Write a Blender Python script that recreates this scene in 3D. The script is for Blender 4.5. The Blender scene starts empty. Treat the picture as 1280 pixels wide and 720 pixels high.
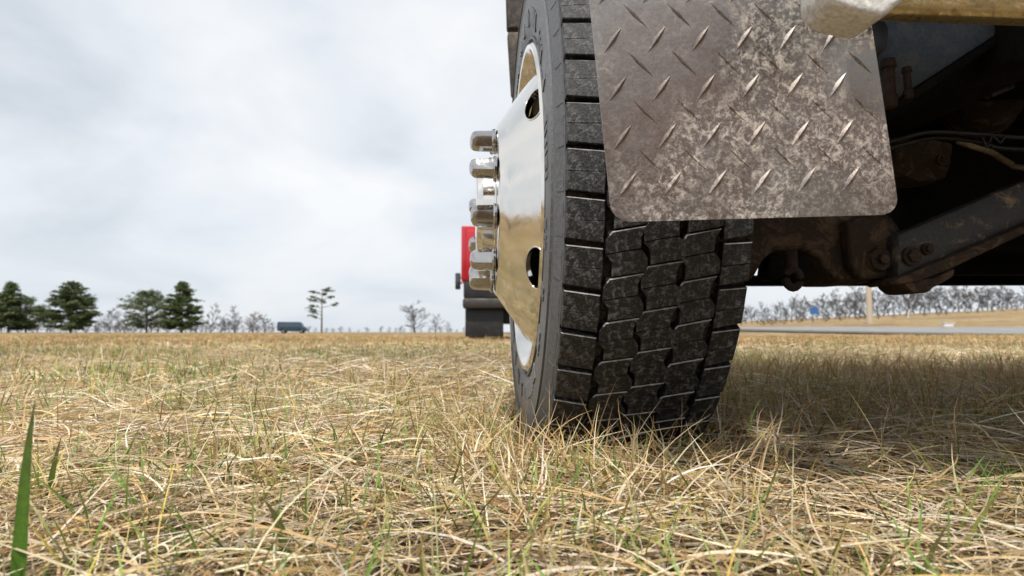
import bpy, bmesh, math, random
import numpy as np
from mathutils import Vector, Matrix, noise as mnoise

random.seed(7)
rng = np.random.default_rng(11)
S = bpy.context.scene
COL = S.collection
R = math.radians

# ---------------------------------------------------------------- camera
H = 0.205                                   # lens height above the ground
PITCH = 3.69
cam = bpy.data.cameras.new('camera')
cam.lens = 24.0
cam.sensor_width = 36.0
cam.clip_start = 0.02
cam.clip_end = 6000
cam.dof.use_dof = True
cam.dof.focus_distance = 0.95
cam.dof.aperture_fstop = 8.0
co = bpy.data.objects.new('camera', cam)
co.location = (0, 0, H)
co.rotation_euler = (R(90 + PITCH), 0, 0)
COL.objects.link(co)
S.camera = co

# ---------------------------------------------------------------- sky and sun
SUN_EL, SUN_AZ = 58.0, -162.0              # azimuth measured clockwise from +Y (behind, to the left)
W = bpy.data.worlds.new('World')
S.world = W
W.use_nodes = True
nt = W.node_tree
nt.nodes.clear()
out = nt.nodes.new('ShaderNodeOutputWorld')
sky = nt.nodes.new('ShaderNodeTexSky')
sky.sky_type = 'NISHITA'
sky.sun_disc = False
sky.sun_elevation = R(SUN_EL)
sky.sun_rotation = R(SUN_AZ)
sky.dust_density = 2.0
bg1 = nt.nodes.new('ShaderNodeBackground')
bg1.inputs['Strength'].default_value = 0.10
nt.links.new(sky.outputs[0], bg1.inputs['Color'])
tc = nt.nodes.new('ShaderNodeTexCoord')
sep = nt.nodes.new('ShaderNodeSeparateXYZ')
nt.links.new(tc.outputs['Generated'], sep.inputs[0])
zz = nt.nodes.new('ShaderNodeMath'); zz.operation = 'MAXIMUM'; zz.inputs[1].default_value = 0.0
nt.links.new(sep.outputs['Z'], zz.inputs[0])
za = nt.nodes.new('ShaderNodeMath'); za.operation = 'ADD'; za.inputs[1].default_value = 0.30
nt.links.new(zz.outputs[0], za.inputs[0])
dx = nt.nodes.new('ShaderNodeMath'); dx.operation = 'DIVIDE'
dy = nt.nodes.new('ShaderNodeMath'); dy.operation = 'DIVIDE'
nt.links.new(sep.outputs['X'], dx.inputs[0]); nt.links.new(za.outputs[0], dx.inputs[1])
nt.links.new(sep.outputs['Y'], dy.inputs[0]); nt.links.new(za.outputs[0], dy.inputs[1])
cmb = nt.nodes.new('ShaderNodeCombineXYZ')
nt.links.new(dx.outputs[0], cmb.inputs[0]); nt.links.new(dy.outputs[0], cmb.inputs[1])
n1 = nt.nodes.new('ShaderNodeTexNoise')
n1.inputs['Scale'].default_value = 1.35
n1.inputs['Detail'].default_value = 7.0
n1.inputs['Roughness'].default_value = 0.50
n1.inputs['Distortion'].default_value = 0.35
mp = nt.nodes.new('ShaderNodeMapping')
mp.inputs['Location'].default_value = (5.6, 2.3, 0)
mp.inputs['Rotation'].default_value = (0, 0, 0.5)
nt.links.new(cmb.outputs[0], mp.inputs[0])
nt.links.new(mp.outputs[0], n1.inputs['Vector'])
cr = nt.nodes.new('ShaderNodeValToRGB')
cr.color_ramp.elements[0].position = 0.33
cr.color_ramp.elements[0].color = (0.62, 0.67, 0.73, 1)
cr.color_ramp.elements[1].position = 0.64
cr.color_ramp.elements[1].color = (0.95, 0.955, 0.96, 1)
e = cr.color_ramp.elements.new(0.48)
e.color = (0.80, 0.835, 0.88, 1)
nt.links.new(n1.outputs['Fac'], cr.inputs[0])
bg2 = nt.nodes.new('ShaderNodeBackground')
bg2.inputs['Strength'].default_value = 0.985
hm = nt.nodes.new('ShaderNodeMapRange')
hm.interpolation_type = 'SMOOTHSTEP'
hm.inputs['From Min'].default_value = 0.0; hm.inputs['From Max'].default_value = 0.26
hm.inputs['To Min'].default_value = 0.55; hm.inputs['To Max'].default_value = 0.0
nt.links.new(sep.outputs['Z'], hm.inputs['Value'])
hx = nt.nodes.new('ShaderNodeMix'); hx.data_type = 'RGBA'
hx.inputs[7].default_value = (0.70, 0.755, 0.825, 1)
nt.links.new(hm.outputs[0], hx.inputs[0]); nt.links.new(cr.outputs[0], hx.inputs[6])
nt.links.new(hx.outputs[2], bg2.inputs['Color'])
mxs = nt.nodes.new('ShaderNodeMixShader')
mxs.inputs[0].default_value = 0.90          # nearly closed cloud cover over the clear sky
nt.links.new(bg1.outputs[0], mxs.inputs[1]); nt.links.new(bg2.outputs[0], mxs.inputs[2])
nt.links.new(mxs.outputs[0], out.inputs['Surface'])

sl = bpy.data.lights.new('sun', 'SUN')
sl.energy = 3.9
sl.angle = R(5)
sl.color = (1.0, 0.95, 0.88)
so = bpy.data.objects.new('sun', sl)
COL.objects.link(so)
_a = R(SUN_AZ)
sdir = Vector((math.sin(_a) * math.cos(R(SUN_EL)), math.cos(_a) * math.cos(R(SUN_EL)), math.sin(R(SUN_EL))))
so.rotation_euler = sdir.to_track_quat('Z', 'Y').to_euler()

S.view_settings.view_transform = 'Standard'
S.view_settings.look = 'None'
S.view_settings.gamma = 1.0
S.view_settings.exposure = 0.16
S.render.engine = 'CYCLES'
S.cycles.use_denoising = True
S.cycles.max_bounces = 7
S.cycles.diffuse_bounces = 3
S.cycles.glossy_bounces = 4
S.cycles.transparent_max_bounces = 8
S.cycles.caustics_reflective = False
S.cycles.caustics_refractive = False
S.cycles.sample_clamp_indirect = 4.0

# ---------------------------------------------------------------- helpers
F = 24.0 / 36.0 * 1280.0
_t = R(PITCH)
CF = Vector((0, math.cos(_t), math.sin(_t)))
CU = Vector((0, -math.sin(_t), math.cos(_t)))

def P(px, py, d):
    """a place seen at photo pixel (px, py), d metres in front of the lens"""
    v = CF + Vector((1, 0, 0)) * ((px - 640) / F) + CU * ((360 - py) / F)
    return Vector((0, 0, H)) + v * (d / v.y)

def tag(o, label=None, cat=None, group=None, kind=None):
    if label: o['label'] = label
    if cat: o['category'] = cat
    if group: o['group'] = group
    if kind: o['kind'] = kind
    return o

def empty(name, loc=(0, 0, 0), rz=0.0):
    o = bpy.data.objects.new(name, None)
    o.empty_display_size = 0.1
    o.location = loc
    o.rotation_euler = (0, 0, rz)
    COL.objects.link(o)
    return o

def finish(bm, name, mat, parent=None, smooth=None, loc=None):
    me = bpy.data.meshes.new(name)
    bmesh.ops.recalc_face_normals(bm, faces=bm.faces)
    if smooth is not None:
        for f in bm.faces: f.smooth = True
        for ed in bm.edges:
            if len(ed.link_faces) == 2 and ed.calc_face_angle(0) > R(smooth): ed.smooth = False
    bm.to_mesh(me)
    bm.free()
    for m in (mat if isinstance(mat, (list, tuple)) else [mat]): me.materials.append(m)
    o = bpy.data.objects.new(name, me)
    COL.objects.link(o)
    if parent is not None: o.parent = parent
    if loc is not None: o.location = loc
    return o

def b_box(bm, lo, hi):
    vs = [bm.verts.new((x, y, z)) for x in (lo[0], hi[0]) for y in (lo[1], hi[1]) for z in (lo[2], hi[2])]
    for q in ((0, 1, 3, 2), (4, 6, 7, 5), (0, 4, 5, 1), (2, 3, 7, 6), (0, 2, 6, 4), (1, 5, 7, 3)):
        bm.faces.new([vs[i] for i in q])
    return vs

def b_prism(bm, pts, off):
    """closed prism: polygon of Vectors, extruded by the vector off"""
    a = [bm.verts.new(p) for p in pts]
    b = [bm.verts.new(Vector(p) + Vector(off)) for p in pts]
    bm.faces.new(a)
    bm.faces.new(list(reversed(b)))
    n = len(pts)
    for i in range(n):
        j = (i + 1) % n
        bm.faces.new((a[j], a[i], b[i], b[j]))

def b_bevel(bm, w, seg=2, ang=30):
    bm.normal_update()
    es = [ed for ed in bm.edges if len(ed.link_faces) == 2 and ed.calc_face_angle(0) > R(ang)]
    bmesh.ops.bevel(bm, geom=es, offset=w, segments=seg, profile=0.5, affect='EDGES', clamp_overlap=True)

def b_lathe(bm, prof, n=64, axis='X', closed=False):
    """prof: list of (x, r); revolve about X"""
    rings = []
    for (x, r) in prof:
        rings.append([bm.verts.new((x, -r * math.cos(2 * math.pi * k / n), r * math.sin(2 * math.pi * k / n))) for k in range(n)])
    m = len(rings)
    for i in range(m if closed else m - 1):
        a, b = rings[i], rings[(i + 1) % m]
        for k in range(n):
            j = (k + 1) % n
            bm.faces.new((a[k], a[j], b[j], b[k]))
    return rings

def b_tube(bm, pts, rad, n=8, cap=True):
    pts = [Vector(p) for p in pts]
    rads = rad if isinstance(rad, (list, tuple)) else [rad] * len(pts)
    rings = []
    ref = None
    for i, p in enumerate(pts):
        t = (pts[min(i + 1, len(pts) - 1)] - pts[max(i - 1, 0)]).normalized()
        if ref is None or abs(ref.dot(t)) > 0.95:
            ref = Vector((0, 0, 1)) if abs(t.z) < 0.9 else Vector((1, 0, 0))
        u = t.cross(ref).normalized()
        v = u.cross(t).normalized()
        rings.append([bm.verts.new(p + (u * math.cos(2 * math.pi * k / n) + v * math.sin(2 * math.pi * k / n)) * rads[i]) for k in range(n)])
    for a, b in zip(rings, rings[1:]):
        for k in range(n):
            j = (k + 1) % n
            bm.faces.new((a[k], a[j], b[j], b[k]))
    if cap:
        bm.faces.new(list(reversed(rings[0])))
        bm.faces.new(rings[-1])

def np_mesh(name, V, Fq, mat, cols=None, parent=None, loc=None, smooth=False):
    """V (n,3), Fq (m,k) with one k; cols (n,3)"""
    me = bpy.data.meshes.new(name)
    k = Fq.shape[1]
    me.vertices.add(len(V))
    me.vertices.foreach_set('co', np.ascontiguousarray(V, dtype=np.float32).ravel())
    me.loops.add(Fq.size)
    me.loops.foreach_set('vertex_index', np.ascontiguousarray(Fq, dtype=np.int32).ravel())
    me.polygons.add(len(Fq))
    me.polygons.foreach_set('loop_start', np.arange(0, Fq.size, k, dtype=np.int32))
    me.polygons.foreach_set('loop_total', np.full(len(Fq), k, dtype=np.int32))
    if smooth: me.polygons.foreach_set('use_smooth', np.ones(len(Fq), dtype=bool))
    if cols is not None:
        at = me.color_attributes.new('tint', 'FLOAT_COLOR', 'POINT')
        c4 = np.ones((len(V), 4), dtype=np.float32)
        c4[:, :3] = cols
        at.data.foreach_set('color', c4.ravel())
    me.update(calc_edges=True)
    me.materials.append(mat)
    o = bpy.data.objects.new(name, me)
    COL.objects.link(o)
    if parent is not None: o.parent = parent
    if loc is not None: o.location = loc
    return o

# ---------------------------------------------------------------- materials
class Mat:
    def __init__(s, name, base=(0.5, 0.5, 0.5), rough=0.6, metal=0.0, spec=0.5):
        s.m = bpy.data.materials.new(name)
        s.m.use_nodes = True
        s.t = s.m.node_tree
        s.b = s.t.nodes['Principled BSDF']
        s.b.inputs['Base Color'].default_value = (*base, 1)
        s.b.inputs['Roughness'].default_value = rough
        s.b.inputs['Metallic'].default_value = metal
        s.b.inputs['Specular IOR Level'].default_value = spec
        s.tc = s.t.nodes.new('ShaderNodeTexCoord')
    def noise(s, scale, detail=5, rough=0.55, dist=0.0, coord='Object', stretch=None):
        n = s.t.nodes.new('ShaderNodeTexNoise')
        n.inputs['Scale'].default_value = scale
        n.inputs['Detail'].default_value = detail
        n.inputs['Roughness'].default_value = rough
        n.inputs['Distortion'].default_value = dist
        src = s.tc.outputs[coord]
        if stretch:
            mp = s.t.nodes.new('ShaderNodeMapping')
            mp.inputs['Scale'].default_value = stretch
            s.t.links.new(src, mp.inputs[0]); src = mp.outputs[0]
        s.t.links.new(src, n.inputs['Vector'])
        return n.outputs['Fac']
    def ramp(s, fac, stops):
        c = s.t.nodes.new('ShaderNodeValToRGB')
        el = c.color_ramp.elements
        while len(el) < len(stops): el.new(0.5)
        for i, (p, col) in enumerate(stops):
            el[i].position = p
            el[i].color = (*col, 1) if len(col) == 3 else col
        s.t.links.new(fac, c.inputs[0])
        return c.outputs['Color']
    def mix(s, fac, a, b, mode='MIX'):
        m = s.t.nodes.new('ShaderNodeMix')
        m.data_type = 'RGBA'
        m.blend_type = mode
        for sock, v in ((m.inputs[0], fac), (m.inputs[6], a), (m.inputs[7], b)):
            if hasattr(v, 'links'): s.t.links.new(v, sock)
            elif isinstance(v, (int, float)): sock.default_value = v
            else: sock.default_value = (*v, 1)
        return m.outputs[2]
    def math(s, op, a, b=0.0):
        m = s.t.nodes.new('ShaderNodeMath')
        m.operation = op
        for sock, v in ((m.inputs[0], a), (m.inputs[1], b)):
            if hasattr(v, 'links'): s.t.links.new(v, sock)
            else: sock.default_value = v
        return m.outputs[0]
    def set(s, inp, v):
        s.t.links.new(v, s.b.inputs[inp])
        return s
    def bump(s, h, strength=0.3, dist=0.01):
        b = s.t.nodes.new('ShaderNodeBump')
        b.inputs['Strength'].default_value = strength
        b.inputs['Distance'].default_value = dist
        s.t.links.new(h, b.inputs['Height'])
        s.t.links.new(b.outputs[0], s.b.inputs['Normal'])
        return s
    def attr(s, name):
        a = s.t.nodes.new('ShaderNodeAttribute')
        a.attribute_name = name
        return a.outputs['Color']

K = (0, 0, 0); WH = (1, 1, 1)

def m_rubber(name, base, dust, lo=0.5, hi=0.75, rough=0.5):
    m = Mat(name, base, rough)
    f = m.ramp(m.noise(105, 9, 0.78, 0.6), [(lo, K), (hi, WH)])
    g = m.ramp(m.noise(500, 3, 0.65), [(0.60, K), (0.70, WH)])
    k = m.mix(0.5, f, g, 'ADD')
    m.set('Base Color', m.mix(k, base, dust))
    m.set('Roughness', m.ramp(f, [(0.0, (rough,) * 3), (1.0, (0.8,) * 3)]))
    m.bump(m.noise(170, 7, 0.75), 0.7, 0.003)
    return m.m
RUB = m_rubber('tread_rubber', (0.0055, 0.0062, 0.0072), (0.19, 0.19, 0.19), 0.50, 0.67, 0.42)
RUB_EDGE = m_rubber('worn_toplit_edge', (0.10, 0.096, 0.09), (0.42, 0.40, 0.375), 0.34, 0.62, 0.6)  # wear, plus light from above put into the paler colour
RUB_WALL = m_rubber('sidewall_rubber', (0.070, 0.073, 0.080), (0.19, 0.19, 0.19), 0.44, 0.78, 0.30)
RUB_BASE = m_rubber('dirty_groove', (0.018, 0.015, 0.013), (0.17, 0.13, 0.10), 0.45, 0.7, 0.8)

def m_chrome():
    m = Mat('polished_aluminium', (0.90, 0.885, 0.86), 0.09, 1.0)
    f = m.noise(14, 6, 0.65, 0.5, stretch=(6, 1, 1))
    m.set('Roughness', m.ramp(f, [(0.35, (0.07,) * 3), (0.75, (0.20,) * 3)]))
    sp = m.ramp(m.noise(330, 4, 0.7), [(0.62, K), (0.70, WH)])
    fl = m.ramp(m.noise(9, 5, 0.6, 0.6), [(0.40, K), (0.70, WH)])
    m.set('Base Color', m.mix(m.math('MULTIPLY', m.math('MULTIPLY', sp, fl), 0.6), (0.82, 0.79, 0.74), (0.40, 0.36, 0.30)))
    m.bump(m.noise(26, 5, 0.6, 0.8), 0.09, 0.004)
    return m.m
ALU = m_chrome()
def m_nut():
    m = Mat('chrome', (0.47, 0.46, 0.45), 0.10, 1.0)
    m.set('Roughness', m.ramp(m.noise(90, 6, 0.7), [(0.4, (0.06,) * 3), (0.75, (0.3,) * 3)]))
    m.bump(m.noise(120, 3, 0.5), 0.05, 0.002)
    return m.m
NUT = m_nut()

def m_plate():
    m = Mat('worn_tread_plate', (0.4, 0.36, 0.34), 0.42, 1.0)
    big = m.noise(6.5, 4, 0.55, 0.6)
    big = m.math('ADD', big, 0.0)
    dirt = m.ramp(m.noise(75, 10, 0.80, 0.7), [(0.49, K), (0.63, WH)])
    speck = m.ramp(m.noise(240, 5, 0.75, 0.3), [(0.50, K), (0.62, WH)])
    base = m.ramp(big, [(0.40, (0.225, 0.180, 0.163)), (0.60, (0.275, 0.258, 0.247))])  # reddish brown patches stand for a reflection in the metal
    sp = m.t.nodes.new('ShaderNodeSeparateXYZ')
    m.t.links.new(m.tc.outputs['Object'], sp.inputs[0])
    splash = m.math('ADD', m.math('MULTIPLY', sp.outputs['X'], 0.9), m.math('MULTIPLY', sp.outputs['Z'], -0.75))
    mask = m.ramp(m.math('ADD', m.noise(9.0, 4, 0.55, 0.6), m.math('ADD', splash, 0.19)), [(0.36, K), (0.64, WH)])
    d2 = m.math('MULTIPLY', m.mix(0.65, dirt, speck, 'ADD'), m.math('ADD', m.math('MULTIPLY', mask, 0.9), 0.16))
    d2 = m.math('MINIMUM', d2, 1.0)
    scr = m.ramp(m.noise(40, 6, 0.7, 0.2, stretch=(1, 1, 0.12)), [(0.60, K), (0.68, WH)])
    scr2 = m.ramp(m.noise(70, 3, 0.6, 3.0), [(0.485, K), (0.5, WH), (0.515, K)])
    d2 = m.math('MAXIMUM', d2, m.math('MULTIPLY', scr, 0.35))
    d2 = m.math('MAXIMUM', d2, m.math('MULTIPLY', scr2, 0.3))
    m.set('Base Color', m.mix(d2, base, (0.58, 0.52, 0.46)))
    m.set('Metallic', m.ramp(d2, [(0.0, (0.95,) * 3), (1.0, (0.15,) * 3)]))
    m.set('Roughness', m.ramp(d2, [(0.0, (0.36,) * 3), (1.0, (0.85,) * 3)]))
    m.bump(m.noise(160, 6, 0.7), 0.25, 0.0015)
    return m.m
PLATE = m_plate()

def m_grime(name, base, mud, scale=22, lo=0.5, hi=0.7, rough=0.6, metal=0.0, spec=0.4):
    m = Mat(name, base, rough, metal, spec)
    f = m.ramp(m.noise(scale, 9, 0.68, 0.8), [(lo, K), (hi, WH)])
    g = m.noise(scale * 9, 4, 0.7)
    c = m.mix(f, base, mud)
    m.set('Base Color', m.mix(0.45, c, m.ramp(g, [(0.3, (0.25,) * 3), (0.7, (1.5, 1.5, 1.5))]), 'MULTIPLY'))
    m.set('Roughness', m.ramp(f, [(0.0, (rough,) * 3), (1.0, (0.9,) * 3)]))
    m.bump(g, 0.4, 0.003)
    return m.m
STEEL_DARK = m_grime('dark_steel', (0.008, 0.0075, 0.007), (0.024, 0.018, 0.013), 14, 0.5, 0.75, 0.85, 0.0, 0.12)
STEEL_BROWN = m_grime('muddy_steel', (0.055, 0.038, 0.028), (0.19, 0.125, 0.078), 24, 0.50, 0.70, 0.8, 0.0, 0.2)
STEEL_ARM = m_grime('scuffed_arm_paint', (0.052, 0.050, 0.048), (0.34, 0.25, 0.16), 19, 0.545, 0.66, 0.5)
MUDG = m_grime('dusty_mudguard', (0.030, 0.027, 0.024), (0.20, 0.155, 0.115), 26, 0.46, 0.70, 0.6)
RUST = m_grime('rust', (0.028, 0.018, 0.014), (0.065, 0.038, 0.026), 60, 0.4, 0.7, 0.85)
BLUE_PAINT = m_grime('grimy_blue_paint', (0.060, 0.078, 0.10), (0.17, 0.155, 0.14), 24, 0.48, 0.72, 0.35)
CAST = m_grime('cast_aluminium', (0.74, 0.72, 0.69), (0.50, 0.42, 0.31), 22, 0.52, 0.78, 0.38, 0.1)
def m_bar():
    m = Mat('grass_sheen_aluminium', (0.66, 0.56, 0.36), 0.3, 1.0)
    f = m.ramp(m.noise(60, 7, 0.7, 0.7), [(0.42, K), (0.7, WH)])
    m.set('Base Color', m.mix(f, (0.72, 0.60, 0.36), (0.30, 0.215, 0.085)))  # gold mottling stands for dry grass mirrored in the bar
    m.set('Roughness', m.ramp(f, [(0, (0.26,) * 3), (1, (0.6,) * 3)]))
    m.bump(m.noise(70, 4, 0.6), 0.3, 0.004)
    return m.m
BAR = m_bar()
HOSE = Mat('black_hose', (0.02, 0.02, 0.02), 0.45).m
CREAM = m_grime('cream_hose', (0.38, 0.31, 0.20), (0.2, 0.14, 0.08), 30, 0.45, 0.7, 0.6)

def m_red():
    m = Mat('red_paint', (0.42, 0.012, 0.022), 0.25)
    m.set('Base Color', m.mix(m.ramp(m.noise(3, 5), [(0.45, K), (0.8, WH)]), (0.44, 0.010, 0.022), (0.33, 0.02, 0.025)))
    m.b.inputs['Coat Weight'].default_value = 0.4
    return m.m
RED = m_red()
BLACKPL = m_grime('black_plastic', (0.02, 0.02, 0.022), (0.06, 0.055, 0.05), 6, 0.5, 0.8, 0.5)
GLASS = Mat('dark_glass', (0.03, 0.045, 0.06), 0.06, 0.0, 0.9).m
CARPAINT = Mat('dark_blue_car_paint', (0.022, 0.052, 0.085), 0.2).m
BUMPER = m_grime('bumper_steel', (0.07, 0.066, 0.062), (0.05, 0.04, 0.034), 6, 0.45, 0.7, 0.35, 0.5)
WHITEPL = Mat('white_plastic', (0.7, 0.7, 0.7), 0.4).m
REFLECT = Mat('red_lens', (0.5, 0.02, 0.02), 0.15).m

def m_blade(name, trans=0.28, rough=0.55):
    m = Mat(name, (0.4, 0.3, 0.15), rough, 0.0, 0.35)
    c = m.attr('tint')
    n = m.noise(260, 3, 0.6)
    c2 = m.mix(0.55, c, m.ramp(n, [(0.3, (0.55,) * 3), (0.7, (1.25, 1.25, 1.25))]), 'MULTIPLY')
    m.set('Base Color', c2)
    tr = m.t.nodes.new('ShaderNodeBsdfTranslucent')
    m.t.links.new(c2, tr.inputs['Color'])
    ms = m.t.nodes.new('ShaderNodeMixShader')
    ms.inputs[0].default_value = trans
    m.t.links.new(m.b.outputs[0], ms.inputs[1]); m.t.links.new(tr.outputs[0], ms.inputs[2])
    m.t.links.new(ms.outputs[0], m.t.nodes['Material Output'].inputs['Surface'])
    return m.m
BLADE = m_blade('grass_blade', 0.2)
LEAF = m_blade('needles', 0.15, 0.6)

def m_bark(name, a, b):
    m = Mat(name, a, 0.9, 0, 0.2)
    m.set('Base Color', m.mix(m.noise(3.0, 6, 0.7, stretch=(1, 1, 0.3)), a, b))
    return m.m
BARK = m_bark('pine_bark', (0.07, 0.05, 0.035), (0.13, 0.10, 0.075))
TWIG = m_bark('bare_twig', (0.055, 0.048, 0.045), (0.095, 0.085, 0.08))
TWIG_RED = m_bark('reddish_twig', (0.075, 0.047, 0.035), (0.13, 0.085, 0.06))
SYC = m_bark('pale_bark', (0.45, 0.41, 0.36), (0.62, 0.58, 0.52))
POLE = m_bark('pale_pole_wood', (0.40, 0.33, 0.25), (0.52, 0.45, 0.36))
SIGNBLUE = Mat('sign_blue', (0.035, 0.115, 0.30), 0.35).m
GALV = Mat('galvanised_post', (0.35, 0.36, 0.37), 0.45, 0.6).m

def m_ground():
    m = Mat('dormant_grass_ground', (0.4, 0.3, 0.16), 0.95, 0, 0.1)
    far = m.ramp(m.noise(0.12, 6, 0.6, 0.5), [(0.33, (0.25, 0.17, 0.10)), (0.48, (0.37, 0.27, 0.155)), (0.66, (0.45, 0.35, 0.21))])
    mid = m.ramp(m.noise(1.6, 6, 0.65, 0.4), [(0.33, (0.55, 0.52, 0.48)), (0.6, (1.05, 1.05, 1.0))])
    fine = m.ramp(m.noise(60, 5, 0.7), [(0.3, (0.55, 0.55, 0.55)), (0.7, (1.1, 1.1, 1.1))])
    c = m.mix(1.0, m.mix(1.0, far, mid, 'MULTIPLY'), fine, 'MULTIPLY')
    gr = m.ramp(m.noise(0.7, 5, 0.6), [(0.56, K), (0.72, WH)])
    c = m.mix(m.math('MULTIPLY', gr, 0.5), c, (0.15, 0.17, 0.06))
    soil = m.mix(m.noise(25, 6, 0.7), (0.055, 0.038, 0.022), (0.15, 0.105, 0.06))
    vl = m.t.nodes.new('ShaderNodeVectorMath'); vl.operation = 'LENGTH'
    m.t.links.new(m.tc.outputs['Object'], vl.inputs[0])
    k = m.t.nodes.new('ShaderNodeMapRange')
    k.inputs['From Min'].default_value = 7.0; k.inputs['From Max'].default_value = 20.0
    m.t.links.new(vl.outputs['Value'], k.inputs['Value'])
    m.set('Base Color', m.mix(k.outputs[0], soil, c))
    m.bump(m.noise(35, 6, 0.75), 0.9, 0.03)
    return m.m
GROUND = m_ground()
def m_road():
    m = Mat('weathered_asphalt', (0.3, 0.3, 0.3), 0.85)
    m.set('Base Color', m.ramp(m.noise(1.2, 7, 0.7), [(0.3, (0.17, 0.17, 0.17)), (0.7, (0.26, 0.26, 0.26))]))
    m.bump(m.noise(60, 3), 0.3, 0.01)
    return m.m
ROAD = m_road()
SHOULDER = m_grime('gravel_verge', (0.085, 0.075, 0.062), (0.18, 0.15, 0.11), 2.0, 0.45, 0.7, 0.95)

# ---------------------------------------------------------------- ground
def sstep(a, b, x):
    t = np.clip((x - a) / (b - a), 0, 1)
    return t * t * (3 - 2 * t)

def terrain(x, y):
    x = np.asarray(x, dtype=float); y = np.asarray(y, dtype=float)
    side = sstep(1.0, 9.0, x - np.clip(y - 40, 0, 200) * 0.02)
    ramp = 0.042 * np.clip(y - 28, 0, 12.0) * side
    hill = sstep(44, 100, y) * side * np.clip(0.95 + (x - 35) * 0.058 - 0.5, 0.12, 4.6)
    und = 0.05 * np.sin(x * 0.21 + 1) * np.sin(y * 0.17) * sstep(8, 20, np.hypot(x, y))
    return ramp + hill + und

def make_ground():
    def axis(lim, n, p=3.2):
        t = np.linspace(-1, 1, n)
        return np.sign(t) * (np.abs(t) ** p) * lim
    xs = axis(1800, 181); ys = axis(2600, 241)
    ys = np.unique(np.concatenate([ys, np.arange(20, 130, 2.5)]))
    xs = np.unique(np.concatenate([xs, np.arange(-30, 110, 4.0)]))
    X, Y = np.meshgrid(xs, ys, indexing='ij')
    Z = terrain(X, Y) - 0.004
    V = np.stack([X, Y, Z], -1).reshape(-1, 3)
    nx, ny = len(xs), len(ys)
    i, j = np.meshgrid(np.arange(nx - 1), np.arange(ny - 1), indexing='ij')
    a = (i * ny + j).ravel()
    Q = np.stack([a, a + ny, a + ny + 1, a + 1], -1)
    o = np_mesh('ground', V, Q, GROUND, smooth=True)
    tag(o, 'flat field of dormant straw coloured grass rising to a low hill at right', 'field', kind='structure')
make_ground()

def strip(name, cen, half, zoff, mat, label, cat):
    bm = bmesh.new()
    prev = None
    n = len(cen)
    for i in range(n):
        p = Vector((*cen[i], 0)); q = Vector((*cen[min(i + 1, n - 1)], 0)) - Vector((*cen[max(i - 1, 0)], 0))
        q.normalize()
        s = Vector((q.y, -q.x, 0))
        row = []
        for k in range(9):
            w = p + s * (half[0] + (half[1] - half[0]) * k / 8)
            row.append(bm.verts.new((w.x, w.y, float(terrain(w.x, w.y)) + zoff)))
        if prev:
            for k in range(8): bm.faces.new((prev[k], row[k], row[k + 1], prev[k + 1]))
        prev = row
    o = finish(bm, name, mat)
    tag(o, label, cat, kind='structure')
    return o
_cen = [(230 - i * 4.0, 33.5 + 0.0002 * (i * 4.0 - 230) ** 2 * 0.0) for i in range(52)]
_cen += [(22 - 3 * k, 33.5 + 0.5 * k + 0.75 * k * k) for k in range(1, 6)]
_l = _cen[-1]
_cen += [(_l[0] - 0.3 * k, _l[1] + 9 * k) for k in range(1, 20)]
strip('road', _cen, (-4.6, 4.6), 0.05, ROAD, 'pale grey asphalt road crossing the field behind the wheel', 'road')
strip('gravel_shoulder', _cen, (-6.6, -4.6), 0.045, SHOULDER, 'dark gravel shoulder along the near edge of the road', 'road shoulder')

# ---------------------------------------------------------------- the truck with the near wheel
RZ = R(4.225)
truck = empty('truck', (0.0369, 1.375, 0.0), RZ)
tag(truck, 'truck seen close behind its chrome nutted wheel and diamond plate mud flap', 'truck')
MI = (Matrix.Translation((0.0369, 1.375, 0.0)) @ Matrix.Rotation(RZ, 4, 'Z')).inverted()
def L(px, py, d):
    return MI @ P(px, py, d)
HZ = 0.450
TR, TW = 0.497, 0.257                      # tyre radius, tread width
NPITCH = 48
PITCHLEN = 2 * math.pi * TR / NPITCH

def crown(u):
    c = abs((u - TW / 2) / (TW / 2))
    return TR - 0.009 * c ** 3.0

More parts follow.
